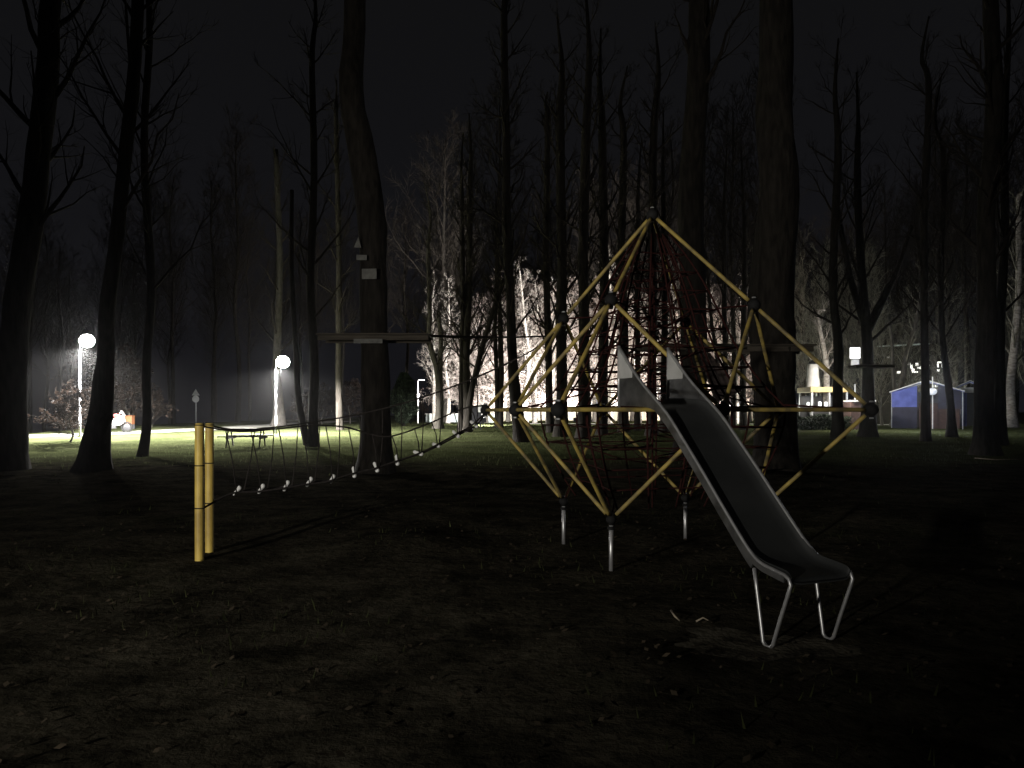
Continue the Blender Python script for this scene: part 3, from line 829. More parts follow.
for i in (0, Nb - 1):
    for k in range(K - 1):
        a, b = i * K + k, i * K + k + Nb * K
        Q.append((a, b, b + 1, a + 1))
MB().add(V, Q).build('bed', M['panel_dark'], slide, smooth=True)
rail = curve(RAIL, 44)
bz = lambda s: float(np.interp(s, [p[0] for p in bed], [p[1] for p in bed]))
for side in (0, 1):
    off = -0.012 if side == 0 else 1.012 - 1.0
    def wp(s, z, o): return sp(s, z, side) + SP * (o + (-0.010 if side == 0 else 0.010))
    V, Q = [], []
    for o in (-0.006, 0.006):
        for (s, z) in rail:
            V += [wp(s, z - 0.012, o), wp(s, min(bz(s) - 0.02, z - 0.05) if s < 0.6 or s > 1.75 else z - 0.10, o)]
    n2 = 2 * len(rail)
    for i in range(len(rail) - 1):
        a = 2 * i
        Q += [(a, a + 1, a + 3, a + 2), (a + n2, a + n2 + 2, a + n2 + 3, a + n2 + 1), (a, a + 2, a + 2 + n2, a + n2), (a + 1, a + 1 + n2, a + 3 + n2, a + 3)]
    Q += [(0, n2, n2 + 1, 1), (n2 - 2, n2 - 1, 2 * n2 - 1, 2 * n2 - 2)]
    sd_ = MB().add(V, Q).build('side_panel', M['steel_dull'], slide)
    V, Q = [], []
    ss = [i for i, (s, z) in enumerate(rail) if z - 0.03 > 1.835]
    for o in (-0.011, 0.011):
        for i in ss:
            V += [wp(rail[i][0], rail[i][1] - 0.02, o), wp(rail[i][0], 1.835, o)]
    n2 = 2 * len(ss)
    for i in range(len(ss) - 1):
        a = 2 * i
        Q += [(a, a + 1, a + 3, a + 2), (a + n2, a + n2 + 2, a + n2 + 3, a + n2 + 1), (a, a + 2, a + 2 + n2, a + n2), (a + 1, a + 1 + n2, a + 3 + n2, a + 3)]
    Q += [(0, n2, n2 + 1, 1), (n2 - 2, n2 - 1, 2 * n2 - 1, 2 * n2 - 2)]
    MB().add(V, Q).build('reflection_sheet', M['panel'], sd_)  # added sheet, painted reflection: bright zone cut level on the steel wall
    # hand rail running on into the foot loop
    rp = [wp(s, z, 0) for (s, z) in rail]
    for (s, z) in [(2.10, 0.488), (2.115, 0.455), (2.10, 0.41), (2.02, 0.21), (1.955, 0.035), (1.93, 0.008), (1.885, 0.008), (1.86, 0.03), (1.80, 0.36), (1.775, 0.50)]:
        rp.append(wp(s, z, 0))
    rp = [so * 0 + p for p in rp]
    MB().tube(smooth_path(rp[-14:], 60) if False else rp, 0.0125, 8).build('handrail', M['galv'], slide, smooth=True)
    MB().tube([wp(0, 1.58, 0), wp(0, 2.125, 0)], 0.014, 8).build('entry_post', M['galv'], slide, smooth=True)

# ------------------------------------------------------------------ yellow posts and rope bridge
def yellow_post(px, pyb, pyt, D, label):
    x = (px - CX) / F * D
    g = zg1(x, D)
    zt = HC - (pyt - HY) / F * D - g
    zb = min(0, HC - (pyb - HY) / F * D - g) - 0.05
    root = thing('bridge_post', label, 'post', (x, D, g))
    r = 0.046
    MB().lathe([(r, zb), (r, zt - 0.02), (r - 0.006, zt - 0.006), (r - 0.02, zt)], 18).build('shaft', M['yellow_lit'], root, smooth=False)
    for f in (0.985, 0.69, 0.38):
        MB().lathe([(r + 0.002, zt * f - 0.006), (r + 0.003, zt * f - 0.004), (r + 0.003, zt * f + 0.004), (r + 0.002, zt * f + 0.006)], 18).build('rope_clamp', M['rubber'], root)
    return Vector((x, D, g)), zt
PN, zn = yellow_post(199.5, 560, 423, 8.0, 'nearer and left of the two short yellow posts')
PF, zf = yellow_post(209.5, 552, 423, 8.46, 'farther and right of the two short yellow posts')

bo = Vector((-1.8, 9.3, zg1(-1.8, 9.3)))
bridge = thing('rope_bridge', 'black rope bridge with small white steps from yellow posts to climbing frame', 'rope bridge', bo)
STEPS = [(237, 491), (261, 489), (286, 486), (309, 482), (332, 479), (354, 472), (376, 467), (397, 460), (418, 453), (436, 445), (456, 434), (474, 424)]
def step_pt(i):
    D = 8.35 + (i + 0.6) * 0.152
    return at(*STEPS[i], D)
sps = [step_pt(i) for i in range(len(STEPS))]
end = node['C3']
lowA = [PN + Vector((0, 0, 0.52))] + [p + Vector((-0.03, -0.10, -0.02)) for p in sps] + [end + Vector((0, -0.03, -0.03))]
lowB = [PF + Vector((0, 0, 0.55))] + [p + Vector((0.03, 0.14, -0.01)) for p in sps] + [end + Vector((0, 0.03, -0.03))]
for path in (lowA, lowB):
    MB().tube(smooth_path([p - bo for p in path], 70), 0.011, 6).build('foot_rope', M['rope_black'], bridge, smooth=True)
def rope_through(pix):
    return [at(px, py, D) for (px, py, D) in pix]
up1 = [PF + Vector((0, 0, zf - 0.03))] + rope_through([(240, 430, 8.75), (276, 427, 8.95), (313, 422, 9.15), (365, 413, 9.4), (414, 400, 9.6), (462, 383, 9.75), (508, 363, 9.75), (540, 345, 9.6)]) + [node['U3'] + Vector((-0.05, 0, -0.04))]
up2 = [PN + Vector((0, 0, zn - 0.03))] + rope_through([(238, 431.5, 8.25), (275, 429, 8.5), (313, 425.5, 8.75), (345, 427, 9.0), (370, 434, 9.2), (392, 436, 9.3), (430, 423, 9.6), (462, 409, 9.9)]) + [node['C3'] + Vector((0.02, 0, 0.06))]
for path in (up1, up2):
    MB().tube(smooth_path([p - bo for p in path], 60), 0.0105, 6).build('hand_rope', M['rope_black'], bridge, smooth=True)
def near_pt(path, x):
    fine = smooth_path(path, 120)
    return min(fine, key=lambda p: abs(p.x - x))
for i, p in enumerate(sps):
    for (path, dy) in ((up1, 0.14), (up2, -0.10)):
        a = near_pt(path, p.x + (0.05 if dy > 0 else -0.02)); b = p + Vector((0.03, dy, 0))
        MB().tube([a - bo, (a.lerp(b, 0.5) + Vector((0.015, 0, -0.0))) - bo, b - bo], 0.007, 5).build('hanger_rope', M['rope_black'], bridge, smooth=True)
    # step: small white moulded tread, waisted in the middle, tilted
    nrm = Vector((-0.62 + rnd.uniform(-0.15, 0.15), -0.72, 0.30 + rnd.uniform(-0.1, 0.1))).normalized()
    la_ = Vector((0.62, 0, 0.75 + rnd.uniform(-0.2, 0.2))) if i < 5 else Vector((0.55, 0, -0.8 + rnd.uniform(-0.2, 0.2))) if i < 8 else Vector((1, 0, -0.35 + rnd.uniform(-0.2, 0.2)))
    la_ = (la_ - nrm * la_.dot(nrm)).normalized(); wa = la_.cross(nrm)
    R = Matrix((wa, la_, nrm)).transposed()
    mb = MB()
    k_ = 0.65 + 0.35 * rnd.random()
    L_ = [(-0.09 * k_, 0.012), (-0.07 * k_, 0.026), (-0.03 * k_, 0.024), (0.02 * k_, 0.019), (0.05 * k_, 0.031), (0.08 * k_, 0.030), (0.095 * k_, 0.014)]
    pr = [(y, w) for (y, w) in L_]
    poly = [(w, y) for (y, w) in pr] + [(-w, y) for (y, w) in reversed(pr)]
    mb.prism([(a * 0.8, b) for a, b in poly], 0.028, R, p - bo)
    mb.build('step', M['white'], bridge, bevel=0.008)

# ------------------------------------------------------------------ street lamps
def street_lamp(px, py, D, base_px, label, power):
    p = at(px, py, D)
    bx = (base_px - CX) / F * D
    g = zg1(bx, D)
    root = thing('street_lamp', label, 'street lamp', (bx, D, g))
    h = p.z - g
    dx = p.x - bx
    MB().tube([(0, 0, -0.1), (0, 0, 1.0), (0, 0, 1.02), (0, 0, h - 0.25), (dx * 0.3, 0, h + 0.22), (dx * 0.8, 0, h + 0.30)], [0.06, 0.06, 0.04, 0.035, 0.03, 0.03], 10).build('pole', M['grey_metal'], root, smooth=True)
    hd = MB().lathe([(0.08, h + 0.33), (0.14, h + 0.31), (0.17, h + 0.27), (0.17, h + 0.24)], 18, (dx, 0, 0)).build('lamp_head', M['grey_metal'], root, smooth=True)
    MB().ball((dx, 0, h), 0.36, 18, 0.95).build('glare_globe', M['lamp_glow'], hd, smooth=True)  # oversized ball shaped to stand in for the lamp's glare
    ld = bpy.data.lights.new('lamp_light', 'SPOT'); ld.energy = power; ld.spot_size = math.radians(175); ld.spot_blend = 0.36; ld.color = (1.0, 0.97, 0.92); ld.shadow_soft_size = 0.04
    lo = bpy.data.objects.new('lamp_light', ld); COL.objects.link(lo); lo.parent = root; lo.location = (dx, -0.45, h - 0.40)
street_lamp(87, 341, 40.0, 80, 'street lamp glaring at the upper left above the leaning dark tree', 31000)
street_lamp(283, 362, 43.0, 276, 'street lamp glaring above the pale trunk, the right one of the two', 31000)

# ------------------------------------------------------------------ motorcycle, crate, road sign
g = ground_hit(115, 433)
mc = thing('motorcycle', 'parked motorcycle with white and red bodywork beside the path', 'motorcycle', g, 0.25)
mc.scale = (1.0, 1.0, 1.0)
for x in (-0.62, 0.62):
    ring = [(x + 0.27 * math.cos(t), 0, 0.31 + 0.27 * math.sin(t)) for t in np.linspace(0, 2 * math.pi, 20, endpoint=False)]
    w = MB().tube(ring, 0.055, 8, closed=True).build('wheel', M['rubber'], mc, smooth=True)
    MB().lathe([(0.05, -0.06), (0.20, -0.02), (0.20, 0.02), (0.05, 0.06)], 16, (x, 0, 0.31), Matrix.Rotation(math.pi / 2, 3, 'X')).build('rim', M['dark_paint'], w)
MB().prism([(-0.55, 0.62), (-0.25, 0.45), (0.25, 0.40), (0.50, 0.55), (0.52, 0.95), (0.30, 1.02), (0.05, 0.85), (-0.35, 0.80)], 0.30, Matrix.Rotation(math.pi / 2, 3, 'X'), (0, 0, 0)).build('fairing', M['fairing'], mc, bevel=0.05)
MB().prism([(-0.20, 0.80), (0.22, 0.84), (0.30, 1.03), (0.05, 1.08), (-0.15, 1.0)], 0.26, Matrix.Rotation(math.pi / 2, 3, 'X'), (0, 0, 0.02)).build('tank', M['red'], mc, bevel=0.05)
MB().prism([(-0.85, 0.86), (-0.20, 0.80), (-0.18, 0.90), (-0.80, 0.96)], 0.26, Matrix.Rotation(math.pi / 2, 3, 'X'), (0, 0, 0)).build('seat', M['rubber'], mc, bevel=0.03)
MB().tube([(0.62, 0.06, 0.31), (0.42, 0.06, 1.02)], 0.03, 8).build('fork', M['galv'], mc, smooth=True)
MB().tube([(0.32, -0.36, 1.12), (0.42, -0.1, 1.08), (0.42, 0.1, 1.08), (0.32, 0.36, 1.12)], 0.018, 8).build('handlebar', M['galv'], mc, smooth=True)
MB().prism([(0.45, 0.95), (0.56, 0.98), (0.36, 1.30), (0.30, 1.24)], 0.30, Matrix.Rotation(math.pi / 2, 3, 'X'), (0, 0, 0)).build('windscreen', M['fairing'], mc, bevel=0.02)
MB().box((-0.15, 0, 0.38), (0.45, 0.26, 0.28)).build('engine', M['dark_paint'], mc, bevel=0.03)
g = ground_hit(129.5, 429)
cr = thing('parcel_crate', 'orange crate standing on a stand beside the parked motorcycle', 'crate', g)
MB().box((0, 0, 0.55), (0.48, 0.42, 0.52)).build('box', M['orange'], cr, bevel=0.02)
MB().box((0, 0, 0.83), (0.52, 0.46, 0.05)).build('lid', M['orange'], cr, bevel=0.012)
for x in (-0.19, 0.19):
    MB().bar((x, 0, -0.02), (x, 0, 0.30), 0.05, 0.3).build('leg', M['dark_paint'], cr)

D = 60.0; x = (196 - CX) / F * D
sg = thing('road_sign', 'small grey road sign on a thin pole right of the slim trunk', 'road sign', (x, D, zg1(x, D)))
top = HC + (411 - 389) / F * D - zg1(x, D)
MB().tube([(0, 0, -0.1), (0, 0, top - 0.1)], 0.035, 8).build('pole', M['grey_metal'], sg, smooth=True)
RX = Matrix.Rotation(math.pi / 2, 3, 'X')
MB().prism([(-0.30, 0), (0.30, 0), (0, 0.5)], 0.02, RX, (0, -0.05, top - 0.5)).build('triangular_plate', M['grey_metal'], sg)
MB().prism([(0.27 * math.cos(t), 0.27 * math.sin(t)) for t in np.linspace(0, 2 * math.pi, 20, endpoint=False)], 0.02, RX, (0, -0.05, top - 0.78)).build('round_plate', M['grey_metal'], sg)

# ------------------------------------------------------------------ boards and platforms on the trees
def board(px, py, w, h, rot, label, tri=False):
    p = at(px, py, 20.0) + Vector((0, -0.45, 0))
    if tri:
        poly = [(-w / 2, -h / 2), (w / 2, -h / 2), (w * 0.1, h / 2)]
    else:
        poly = [(-w / 2, -h / 2), (w / 2, -h / 2), (w / 2, h / 2), (-w / 2, h / 2)]
    root = thing('sign_board', label, 'sign board', p, rot)
    MB().prism(poly, 0.03, RX, (0, 0, 0)).build('plate', M['board'], root)
    MB().box((0, 0.12, 0), (w * 0.35, 0.24, 0.06)).build('bracket', M['wood'], root)
board(372.5, 277, 0.38, 0.26, -0.1, 'lowest and largest white board on the big bending trunk')
board(365, 261, 0.26, 0.13, 0.1, 'middle grey board between the two others on the big bending trunk')
board(361, 246, 0.18, 0.27, 0.25, 'topmost triangular pale board on the big bending trunk', True)

def platform(px, D, z0, xl, xr, dep, label, pale=False):
    x = (px - CX) / F * D
    z = HC + (HY - z0) / F * D
    a, b = (xl - px) / F * D, (xr - px) / F * D
    root = thing('tree_platform', label, 'platform', (x, D, z))
    n = max(3, int(dep / 0.16))
    m = MB()
    for k in range(n):
        m.box(((a + b) / 2, -dep / 2 + dep * (k + 0.5) / n, 0.02), (b - a, dep / n - 0.015, 0.04))
    m.build('deck', M['wood'], root)
    for s in (-1, 1):
        MB().bar((a, s * dep * 0.32, -0.06), (b, s * dep * 0.32, -0.06), 0.08, 0.12).build('beam', M['wood'], root)
    return root
pl = platform(375, 20.0, 337, 322, 430, 1.3, 'wooden platform around the big bending trunk')
MB().box((-0.05, -0.70, -0.17), (0.72, 0.02, 0.11)).build('name_plate', M['board'], pl)
platform(692, 25.0, 347, 640, 745, 1.6, 'wooden platform around the broad trunk behind the slide top')
platform(776, 19.0, 348, 742, 806, 1.4, 'wooden platform around the widest black trunk')
platform(869, 40.0, 366, 852, 890, 1.4, 'small wooden platform on the Y forked tree')
def cable(a, b, sag, r, label):
    pts = [a.lerp(b, k / 20) - Vector((0, 0, sag * 4 * (k / 20) * (1 - k / 20))) for k in range(21)]
    o = MB().tube([p - a for p in pts], r, 6).build('rope_course_cable', M['rope_black'], None, smooth=True)
    o.location = a
    tag(o, label, 'cable')
cable(at(388, 334, 20.0), at(562, 335, 40.0), 0.1, 0.045, 'thick dark cable from the big trunk platform to the sturdy trunk behind the frame')
cable(at(586, 371, 38.0), at(680, 368, 25.0), 0.08, 0.05, 'dark cable strung low between the trunks behind the slide panels')
cable(at(705, 343, 25.0), at(757, 345, 19.0), 0.04, 0.04, 'short dark cable between the broad trunk and the widest black trunk')

# ------------------------------------------------------------------ floodlit building and what stands before it
bD = 85.0
bx0, bx1 = (468 - CX) / F * bD, (752 - CX) / F * bD
gz = zg1((bx0 + bx1) / 2, bD)
bl = thing('building', 'long pale pink building behind the trees', 'building', ((bx0 + bx1) / 2, bD + 5, gz))
bw = bx1 - bx0
MB().box((0, 0, 5.8), (bw, 10, 12.0)).build('wall', M['plaster'], bl)
MB().prism([(-bw / 2 - 0.5, 0), (bw / 2 + 0.5, 0), (bw / 2 - 3, 3.2), (-bw / 2 + 3, 3.2)], 10.8, RX, (0, 0, 11.8)).build('roof', M['roof'], bl)
for r in range(3):
    for k in range(8):
        x = -bw / 2 + bw * (k + 0.5) / 8
        fr = MB()
        for (cx_, cz_, w_, h_) in ((0, 0.95, 1.5, 0.12), (0, -0.95, 1.7, 0.16), (-0.7, 0, 0.12, 1.8), (0.7, 0, 0.12, 1.8)):
            fr.box((x + cx_, -5.03, 2.6 + 3.7 * r + cz_), (w_, 0.14, h_))
        fo = fr.build('window', M['white'], bl)
        MB().box((x, -5.01, 2.6 + 3.7 * r), (1.3, 0.06, 1.8)).build('pane', M['window'], fo)
MB().box((0, -5.04, 0.5), (bw + 0.1, 0.16, 1.0)).build('plinth', M['stone'], bl)

fD = 62.0
fx = (722 - CX) / F * fD
pf = thing('picket_fence', 'white picket fence section in front of the pink wall', 'fence', (fx, fD, zg1(fx, fD)))
mb = MB()
for k in range(11):
    xx = -1.3 + 0.26 * k
    mb.prism([(-0.06, 0), (0.06, 0), (0.06, 1.45 + 0.2 * math.cos(k * 0.6)), (0, 1.55 + 0.2 * math.cos(k * 0.6)), (-0.06, 1.45 + 0.2 * math.cos(k * 0.6))], 0.03, RX, (xx, 0, 0))
mb.build('pickets', M['white'], pf)
for z in (0.4, 1.1):
    MB().bar((-1.4, 0.035, z), (1.4, 0.035, z), 0.03, 0.09).build('rail', M['white'], pf)

wD = 72.0
wx0, wx1 = (426 - CX) / F * wD, (500 - CX) / F * wD
w_ = thing('low_wall', 'low pale wall at the back of the lit lawn', 'wall', ((wx0 + wx1) / 2, wD, zg1((wx0 + wx1) / 2, wD)))
MB().box((0, 0, 0.3), (wx1 - wx0, 0.3, 0.9)).build('wall', M['teal_wall'], w_)
MB().box((0, 0, 0.79), (wx1 - wx0 + 0.1, 0.42, 0.08)).build('coping', M['paving'], w_)

D = 66.0; x = (418 - CX) / F * D; g0 = zg1(x, D)
lp = thing('lamp_post', 'thin unlit pale lamp post right of the dark evergreen bush', 'lamp post', (x, D, g0))
h = HC + (411 - 380) / F * D - g0
MB().tube([(0, 0, -0.1), (0, 0, h - 0.1), (0.08, 0, h), (0.35, 0, h + 0.02)], 0.05, 8).build('pole', M['white'], lp, smooth=True)
MB().box((0.42, 0, h), (0.3, 0.16, 0.09)).build('lamp_head', M['white'], lp, bevel=0.02)
MB().box((-0.12, -0.08, h - 1.3), (0.55, 0.03, 0.28)).build('sign_plate', M['white'], lp)

D = 49.0; x = (479 - CX) / F * D; g0 = zg1(x, D)
nb = thing('notice_board', 'dark notice board with a white sheet right of the leaning stem', 'notice board', (x, D, g0))
MB().box((-0.15, 0, 0.95), (0.62, 0.08, 1.1)).build('panel', M['dark_paint'], nb)
MB().box((0.12, -0.05, 1.35), (0.36, 0.012, 0.5)).build('sheet', M['canvas_white'], nb)
for s in (-0.4, 0.1):
    MB().box((s, 0.07, 0.75), (0.07, 0.06, 1.6)).build('post', M['dark_paint'], nb)

def floodlight(x, y, rz, tilt, power, label, spot=115, col=(1.0, 0.965, 0.93)):
    g0 = zg1(x, y)
    root = thing('floodlight', label, 'floodlight', (x, y, g0), rz)
    MB().tube([(0, 0, -0.05), (0, 0, 0.35)], 0.04, 8).build('stake', M['dark_paint'], root, smooth=True)
    Rt = Matrix.Rotation(tilt, 3, 'X')
    hs = MB().box((0, 0, 0.45), (0.42, 0.16, 0.30), Rt).build('housing', M['dark_paint'], root, bevel=0.02)
    c = Vector((0, 0, 0.45)) + Rt @ Vector((0, 0.085, 0))
    MB().box(c, (0.36, 0.012, 0.24), Rt).build('lens', M['flood_glow'], hs)
    ld = bpy.data.lights.new('flood_beam', 'SPOT'); ld.energy = power; ld.spot_size = math.radians(spot); ld.spot_blend = 1.0
    ld.color = col; ld.shadow_soft_size = 0.12
    lo = bpy.data.objects.new('flood_beam', ld); COL.objects.link(lo); lo.parent = root
    lo.location = Vector((0, 0, 0.45)) + Rt @ Vector((0, 0.16, 0)); lo.rotation_euler = (math.pi / 2 + tilt, 0, 0)
floodlight(-2.0, 54.0, 0.02, 0.36, 44000, 'ground floodlight hidden at the left end of the floodlit strip')
floodlight(4.5, 54.0, -0.05, 0.40, 42000, 'ground floodlight hidden behind the middle of the climbing frame')
floodlight(12.2, 56.0, -0.05, 0.34, 27000, 'ground floodlight hidden behind the broad trunk', col=(1.0, 0.88, 0.78))

floodlight(1.0, 77.5, 0.05, 0.42, 24000, 'wall washing floodlight at the left end of the pale building')
floodlight(8.5, 77.5, 0.0, 0.42, 27000, 'wall washing floodlight at the middle of the pale building')
floodlight(16.5, 77.5, 0.0, 0.40, 23000, 'wall washing floodlight at the right part of the pale building', col=(1.0, 0.90, 0.82))
floodlight(22.5, 77.5, -0.02, 0.38, 11000, 'wall washing floodlight at the far right end of the pale building', col=(1.0, 0.90, 0.82))

# ------------------------------------------------------------------ market: kiosk, sign, booth, tents, distant house
D = 52.0; x = (823 - CX) / F * D; g0 = zg1(x, D)
ks = thing('kiosk', 'open kiosk with a pale yellow roof edge and a white stack on top', 'kiosk', (x, D, g0))
zz = lambda py: HC + (HY - py) / F * D - g0
hw = 20 / F * D
rf = MB().box((0, 0, (zz(387.5) + zz(392.5)) / 2), (2 * hw - 0.1, 2.4, zz(387.5) - zz(392.5))).build('roof', M['kiosk_roof'], ks, bevel=0.02)
for sx in (-1, 0.0, 1):
    for sy in (-1.05, 1.05):
        MB().box((sx * (hw - 0.2), sy, zz(392.8) / 2 - 0.05), (0.1, 0.1, zz(392.8) + 0.1)).build('post', M['grey_metal'], ks)
MB().box((0, -0.9, zz(407) / 2), (2 * hw - 0.3, 0.12, zz(407))).build('counter', M['dark_paint'], ks)
MB().box((0, 1.0, zz(400) / 2 + 0.1), (2 * hw - 0.3, 0.06, zz(393) - 0.1)).build('back_wall', M['dark_paint'], ks)
st = MB()
sx0 = (813 - 823) / F * D
st.lathe([(0.46, zz(387.2)), (0.45, zz(384)), (0.38, zz(376)), (0.36, zz(370)), (0.33, zz(364.5)), (0.30, zz(364.2))], 14, (sx0, 0, 0))
so_ = st.build('stack', M['canvas_white'], rf, smooth=True)
MB().lathe([(0.30, zz(364)), (0.34, zz(363.5)), (0.12, zz(361)), (0.10, zz(360))], 12, (sx0, 0, 0)).build('cap', M['dark_paint'], so_)
for px, py, s in ((803, 402, 0.16), (814.5, 400, 0.18), (820.5, 402, 0.17), (831, 398, 0.15), (836, 403, 0.15), (840, 402, 0.15)):
    jx = (px - 823) / F * D
    o = MB().lathe([(0.05, -s), (s * 0.62, -s * 0.9), (s * 0.62, s * 0.7), (0.05, s)], 10).build('lantern', M['lit_white'], None, smooth=True)
    o.location = (x + jx, D - 0.9, g0 + zz(407) + s + 0.002)
    tag(o, 'small white lantern standing on the kiosk counter', 'lantern', 'lanterns on the kiosk counter')
MBh = MB()
hx0, hx1 = (796 - CX) / F * 48, (848 - CX) / F * 48
n = 9000
hxs = npr.uniform(hx0, hx1, n); hys = npr.normal(48, 0.35, n); hzs = npr.random(n) ** 0.7 * 0.85 * (1 + 0.15 * np.sin(hxs * 3))
c = np.stack([hxs - (hx0 + hx1) / 2, hys - 48, hzs], -1)
u = norm(npr.normal(size=(n, 3))) * 0.07; v_ = norm(np.cross(u, npr.normal(size=(n, 3)))) * 0.035
Vh = np.stack([c - u, c - v_, c + u, c + v_], 1).reshape(-1, 3)
ho = thing('hedge', 'low dark hedge in front of the kiosk', 'hedge', ((hx0 + hx1) / 2, 48, zg1((hx0 + hx1) / 2, 48)))
link('foliage', mesh_np('foliage', Vh, np.arange(4 * n).reshape(n, 4)), M['needle'], ho, smooth=False)

D = 50.0; x = (855 - CX) / F * D; g0 = zg1(x, D)
bs = thing('box_sign', 'white box sign on a pole above the booth', 'sign', (x, D, g0))
MB().tube([(0, 0, -0.1), (0, 0, 2.9)], 0.05, 8).build('pole', M['grey_metal'], bs, smooth=True)
bb = MB().box((0, 0, HC + (411 - 353) / F * D - g0), (0.62, 0.2, 0.72)).build('light_box', M['lit_white'], bs, bevel=0.02)
MB().box((0, 0, HC + (411 - 362.5) / F * D - g0), (0.5, 0.14, 0.40)).build('lower_panel', M['grey_metal'], bs, bevel=0.02)

D = 49.0; x = (858 - CX) / F * D; g0 = zg1(x, D)
bt = thing('booth', 'small booth with red side and bright white openings', 'booth', (x, D, g0))
MB().box((-0.2, 0, 0.85), (1.0, 1.1, 1.75)).build('body', M['brick'], bt, bevel=0.02)
MB().box((0.1, 0, 1.80), (1.5, 1.3, 0.08)).build('roof', M['canvas_white'], bt)
MB().box((0.50, -0.2, 1.20), (0.30, 0.5, 0.52)).build('window', M['lit_warm'], bt)
MB().box((0.44, -0.2, 0.55), (0.26, 0.5, 0.34)).build('lower_window', M['lit_warm'], bt)
MB().box((0.47, 0.15, 0.2), (0.34, 0.6, 0.3)).build('base', M['dark_paint'], bt)

def tent(pxl, pxr, ridge_py, eave_py, base_py, D, label, canvas, depth, rz=0.0):
    x = ((pxl + pxr) / 2 - CX) / F * D; g0 = zg1(x, D)
    zz = lambda py: HC + (HY - py) / F * D - g0
    hw = (pxr - pxl) / 2 / F * D
    ca = math.atan2(x, D); cs = math.cos(ca); hw *= cs     # front turned towards the lawn
    root = thing('market_tent', label, 'tent', (x + math.sin(ca) * depth / 2, D + cs * depth / 2, g0), -ca)
    ze, zr = zz(eave_py), zz(ridge_py)
    for sx in (-1, 1):
        for sy in (-1, 1):
            MB().bar((sx * hw, sy * depth / 2, -0.05), (sx * hw, sy * depth / 2, ze), 0.05, 0.05).build('pole', M['grey_metal'], root)
        MB().add([(sx * (hw + 0.12), -depth / 2 - 0.1, ze - 0.06), (0, -depth / 2 - 0.1, zr), (0, depth / 2 + 0.1, zr), (sx * (hw + 0.12), depth / 2 + 0.1, ze - 0.06),
                  (sx * (hw + 0.12), -depth / 2 - 0.1, ze - 0.09), (0, -depth / 2 - 0.1, zr - 0.03), (0, depth / 2 + 0.1, zr - 0.03), (sx * (hw + 0.12), depth / 2 + 0.1, ze - 0.09)],
                 [(0, 1, 2, 3), (4, 7, 6, 5), (0, 4, 5, 1), (1, 5, 6, 2), (2, 6, 7, 3), (3, 7, 4, 0)]).build('roof_panel', M[canvas], root)
        MB().bar((sx * (hw + 0.13), -depth / 2 - 0.12, ze - 0.05), (0, -depth / 2 - 0.12, zr + 0.03), 0.03, 0.055).build('gable_trim', M['canvas_white'], root)
    return root, hw, ze, zr, zz
t1, hw, ze, zr, zz = tent(891, 962, 380.5, 391, 410, 50.0, 'large blue canvas tent with white gable trim', 'canvas_blue', 3.0)
def tp(px): return (px - (891 + 962) / 2) / F * 50.0 * math.cos(math.atan2(414.5, F))
MB().prism([(tp(891), zz(407)), (tp(917), zz(407)), (tp(917), zz(385.5)), (tp(891), zz(392.2))], 0.03, RX, (0, -1.53, 0)).build('front_panel', M['canvas_blue'], t1)
MB().prism([(tp(938), zz(409)), (tp(961), zz(409)), (tp(961), zz(392.2)), (tp(938), zz(384.5))], 0.03, RX, (0, -1.47, 0)).build('side_drape', M['canvas_dark'], t1)
MB().box((0, 1.45, ze / 2), (2 * hw - 0.1, 0.04, ze)).build('back_panel', M['dark_paint'], t1)
MB().prism([(tp(891), 0), (tp(917), 0), (tp(917), zz(407.2)), (tp(891), zz(407.2))], 0.03, RX, (0, -1.50, 0)).build('skirt', M['canvas_dark'], t1)
MB().box((tp(939), -1.3, zz(403) / 2), (2.3, 0.3, zz(403))).build('counter', M['brick'], t1)
MB().bar((tp(932.5), -1.75, -0.05), (tp(932.5), -1.75, zz(377)), 0.06, 0.06).build('mast', M['white'], t1)
o = MB().ball((0, 0, 0), 0.27, 14, 0.85).build('lantern', M['lit_dim'], None, smooth=True)
o.location = ((923 - CX) / F * 50.0, 48.9, HC + (411 - 392) / F * 50.0)
tag(o, 'round pale lantern hanging in the mouth of the blue tent', 'lantern')
t2, hw, ze, zr, zz = tent(955.5, 985, 381, 387, 409, 54.0, 'small gabled tent right of the large blue one', 'canvas_blue', 2.4)
MB().box((0.15, -1.22, ze - 0.22), (2 * hw - 0.3, 0.03, 0.36)).build('valance', M['canvas_white'], t2)
for sx in (-0.45, 0.75):
    MB().box((sx, -1.2, (ze - 0.4) / 2), (0.5, 0.05, ze - 0.4)).build('side_drape', M['canvas_blue'], t2)
MB().bar((0.25, -1.26, 0), (0.25, -1.26, zr), 0.07, 0.05).build('king_post', M['white'], t2)
MB().box((0, 1.15, ze / 2), (2 * hw - 0.1, 0.04, ze)).build('back_panel', M['dark_paint'], t2)

D = 52.0; x = (993 - CX) / F * D; g0 = zg1(x, D)
la = thing('lantern_post', 'short post with a white lantern between the two right hand trunks', 'lantern', (x, D, g0))
MB().tube([(0, 0, -0.05), (0, 0, 1.9)], 0.04, 8).build('pole', M['dark_paint'], la, smooth=True)
MB().lathe([(0.06, 1.85), (0.13, 1.95), (0.13, 2.5), (0.05, 2.62)], 10).build('glass', M['lit_dim'], la, smooth=True)

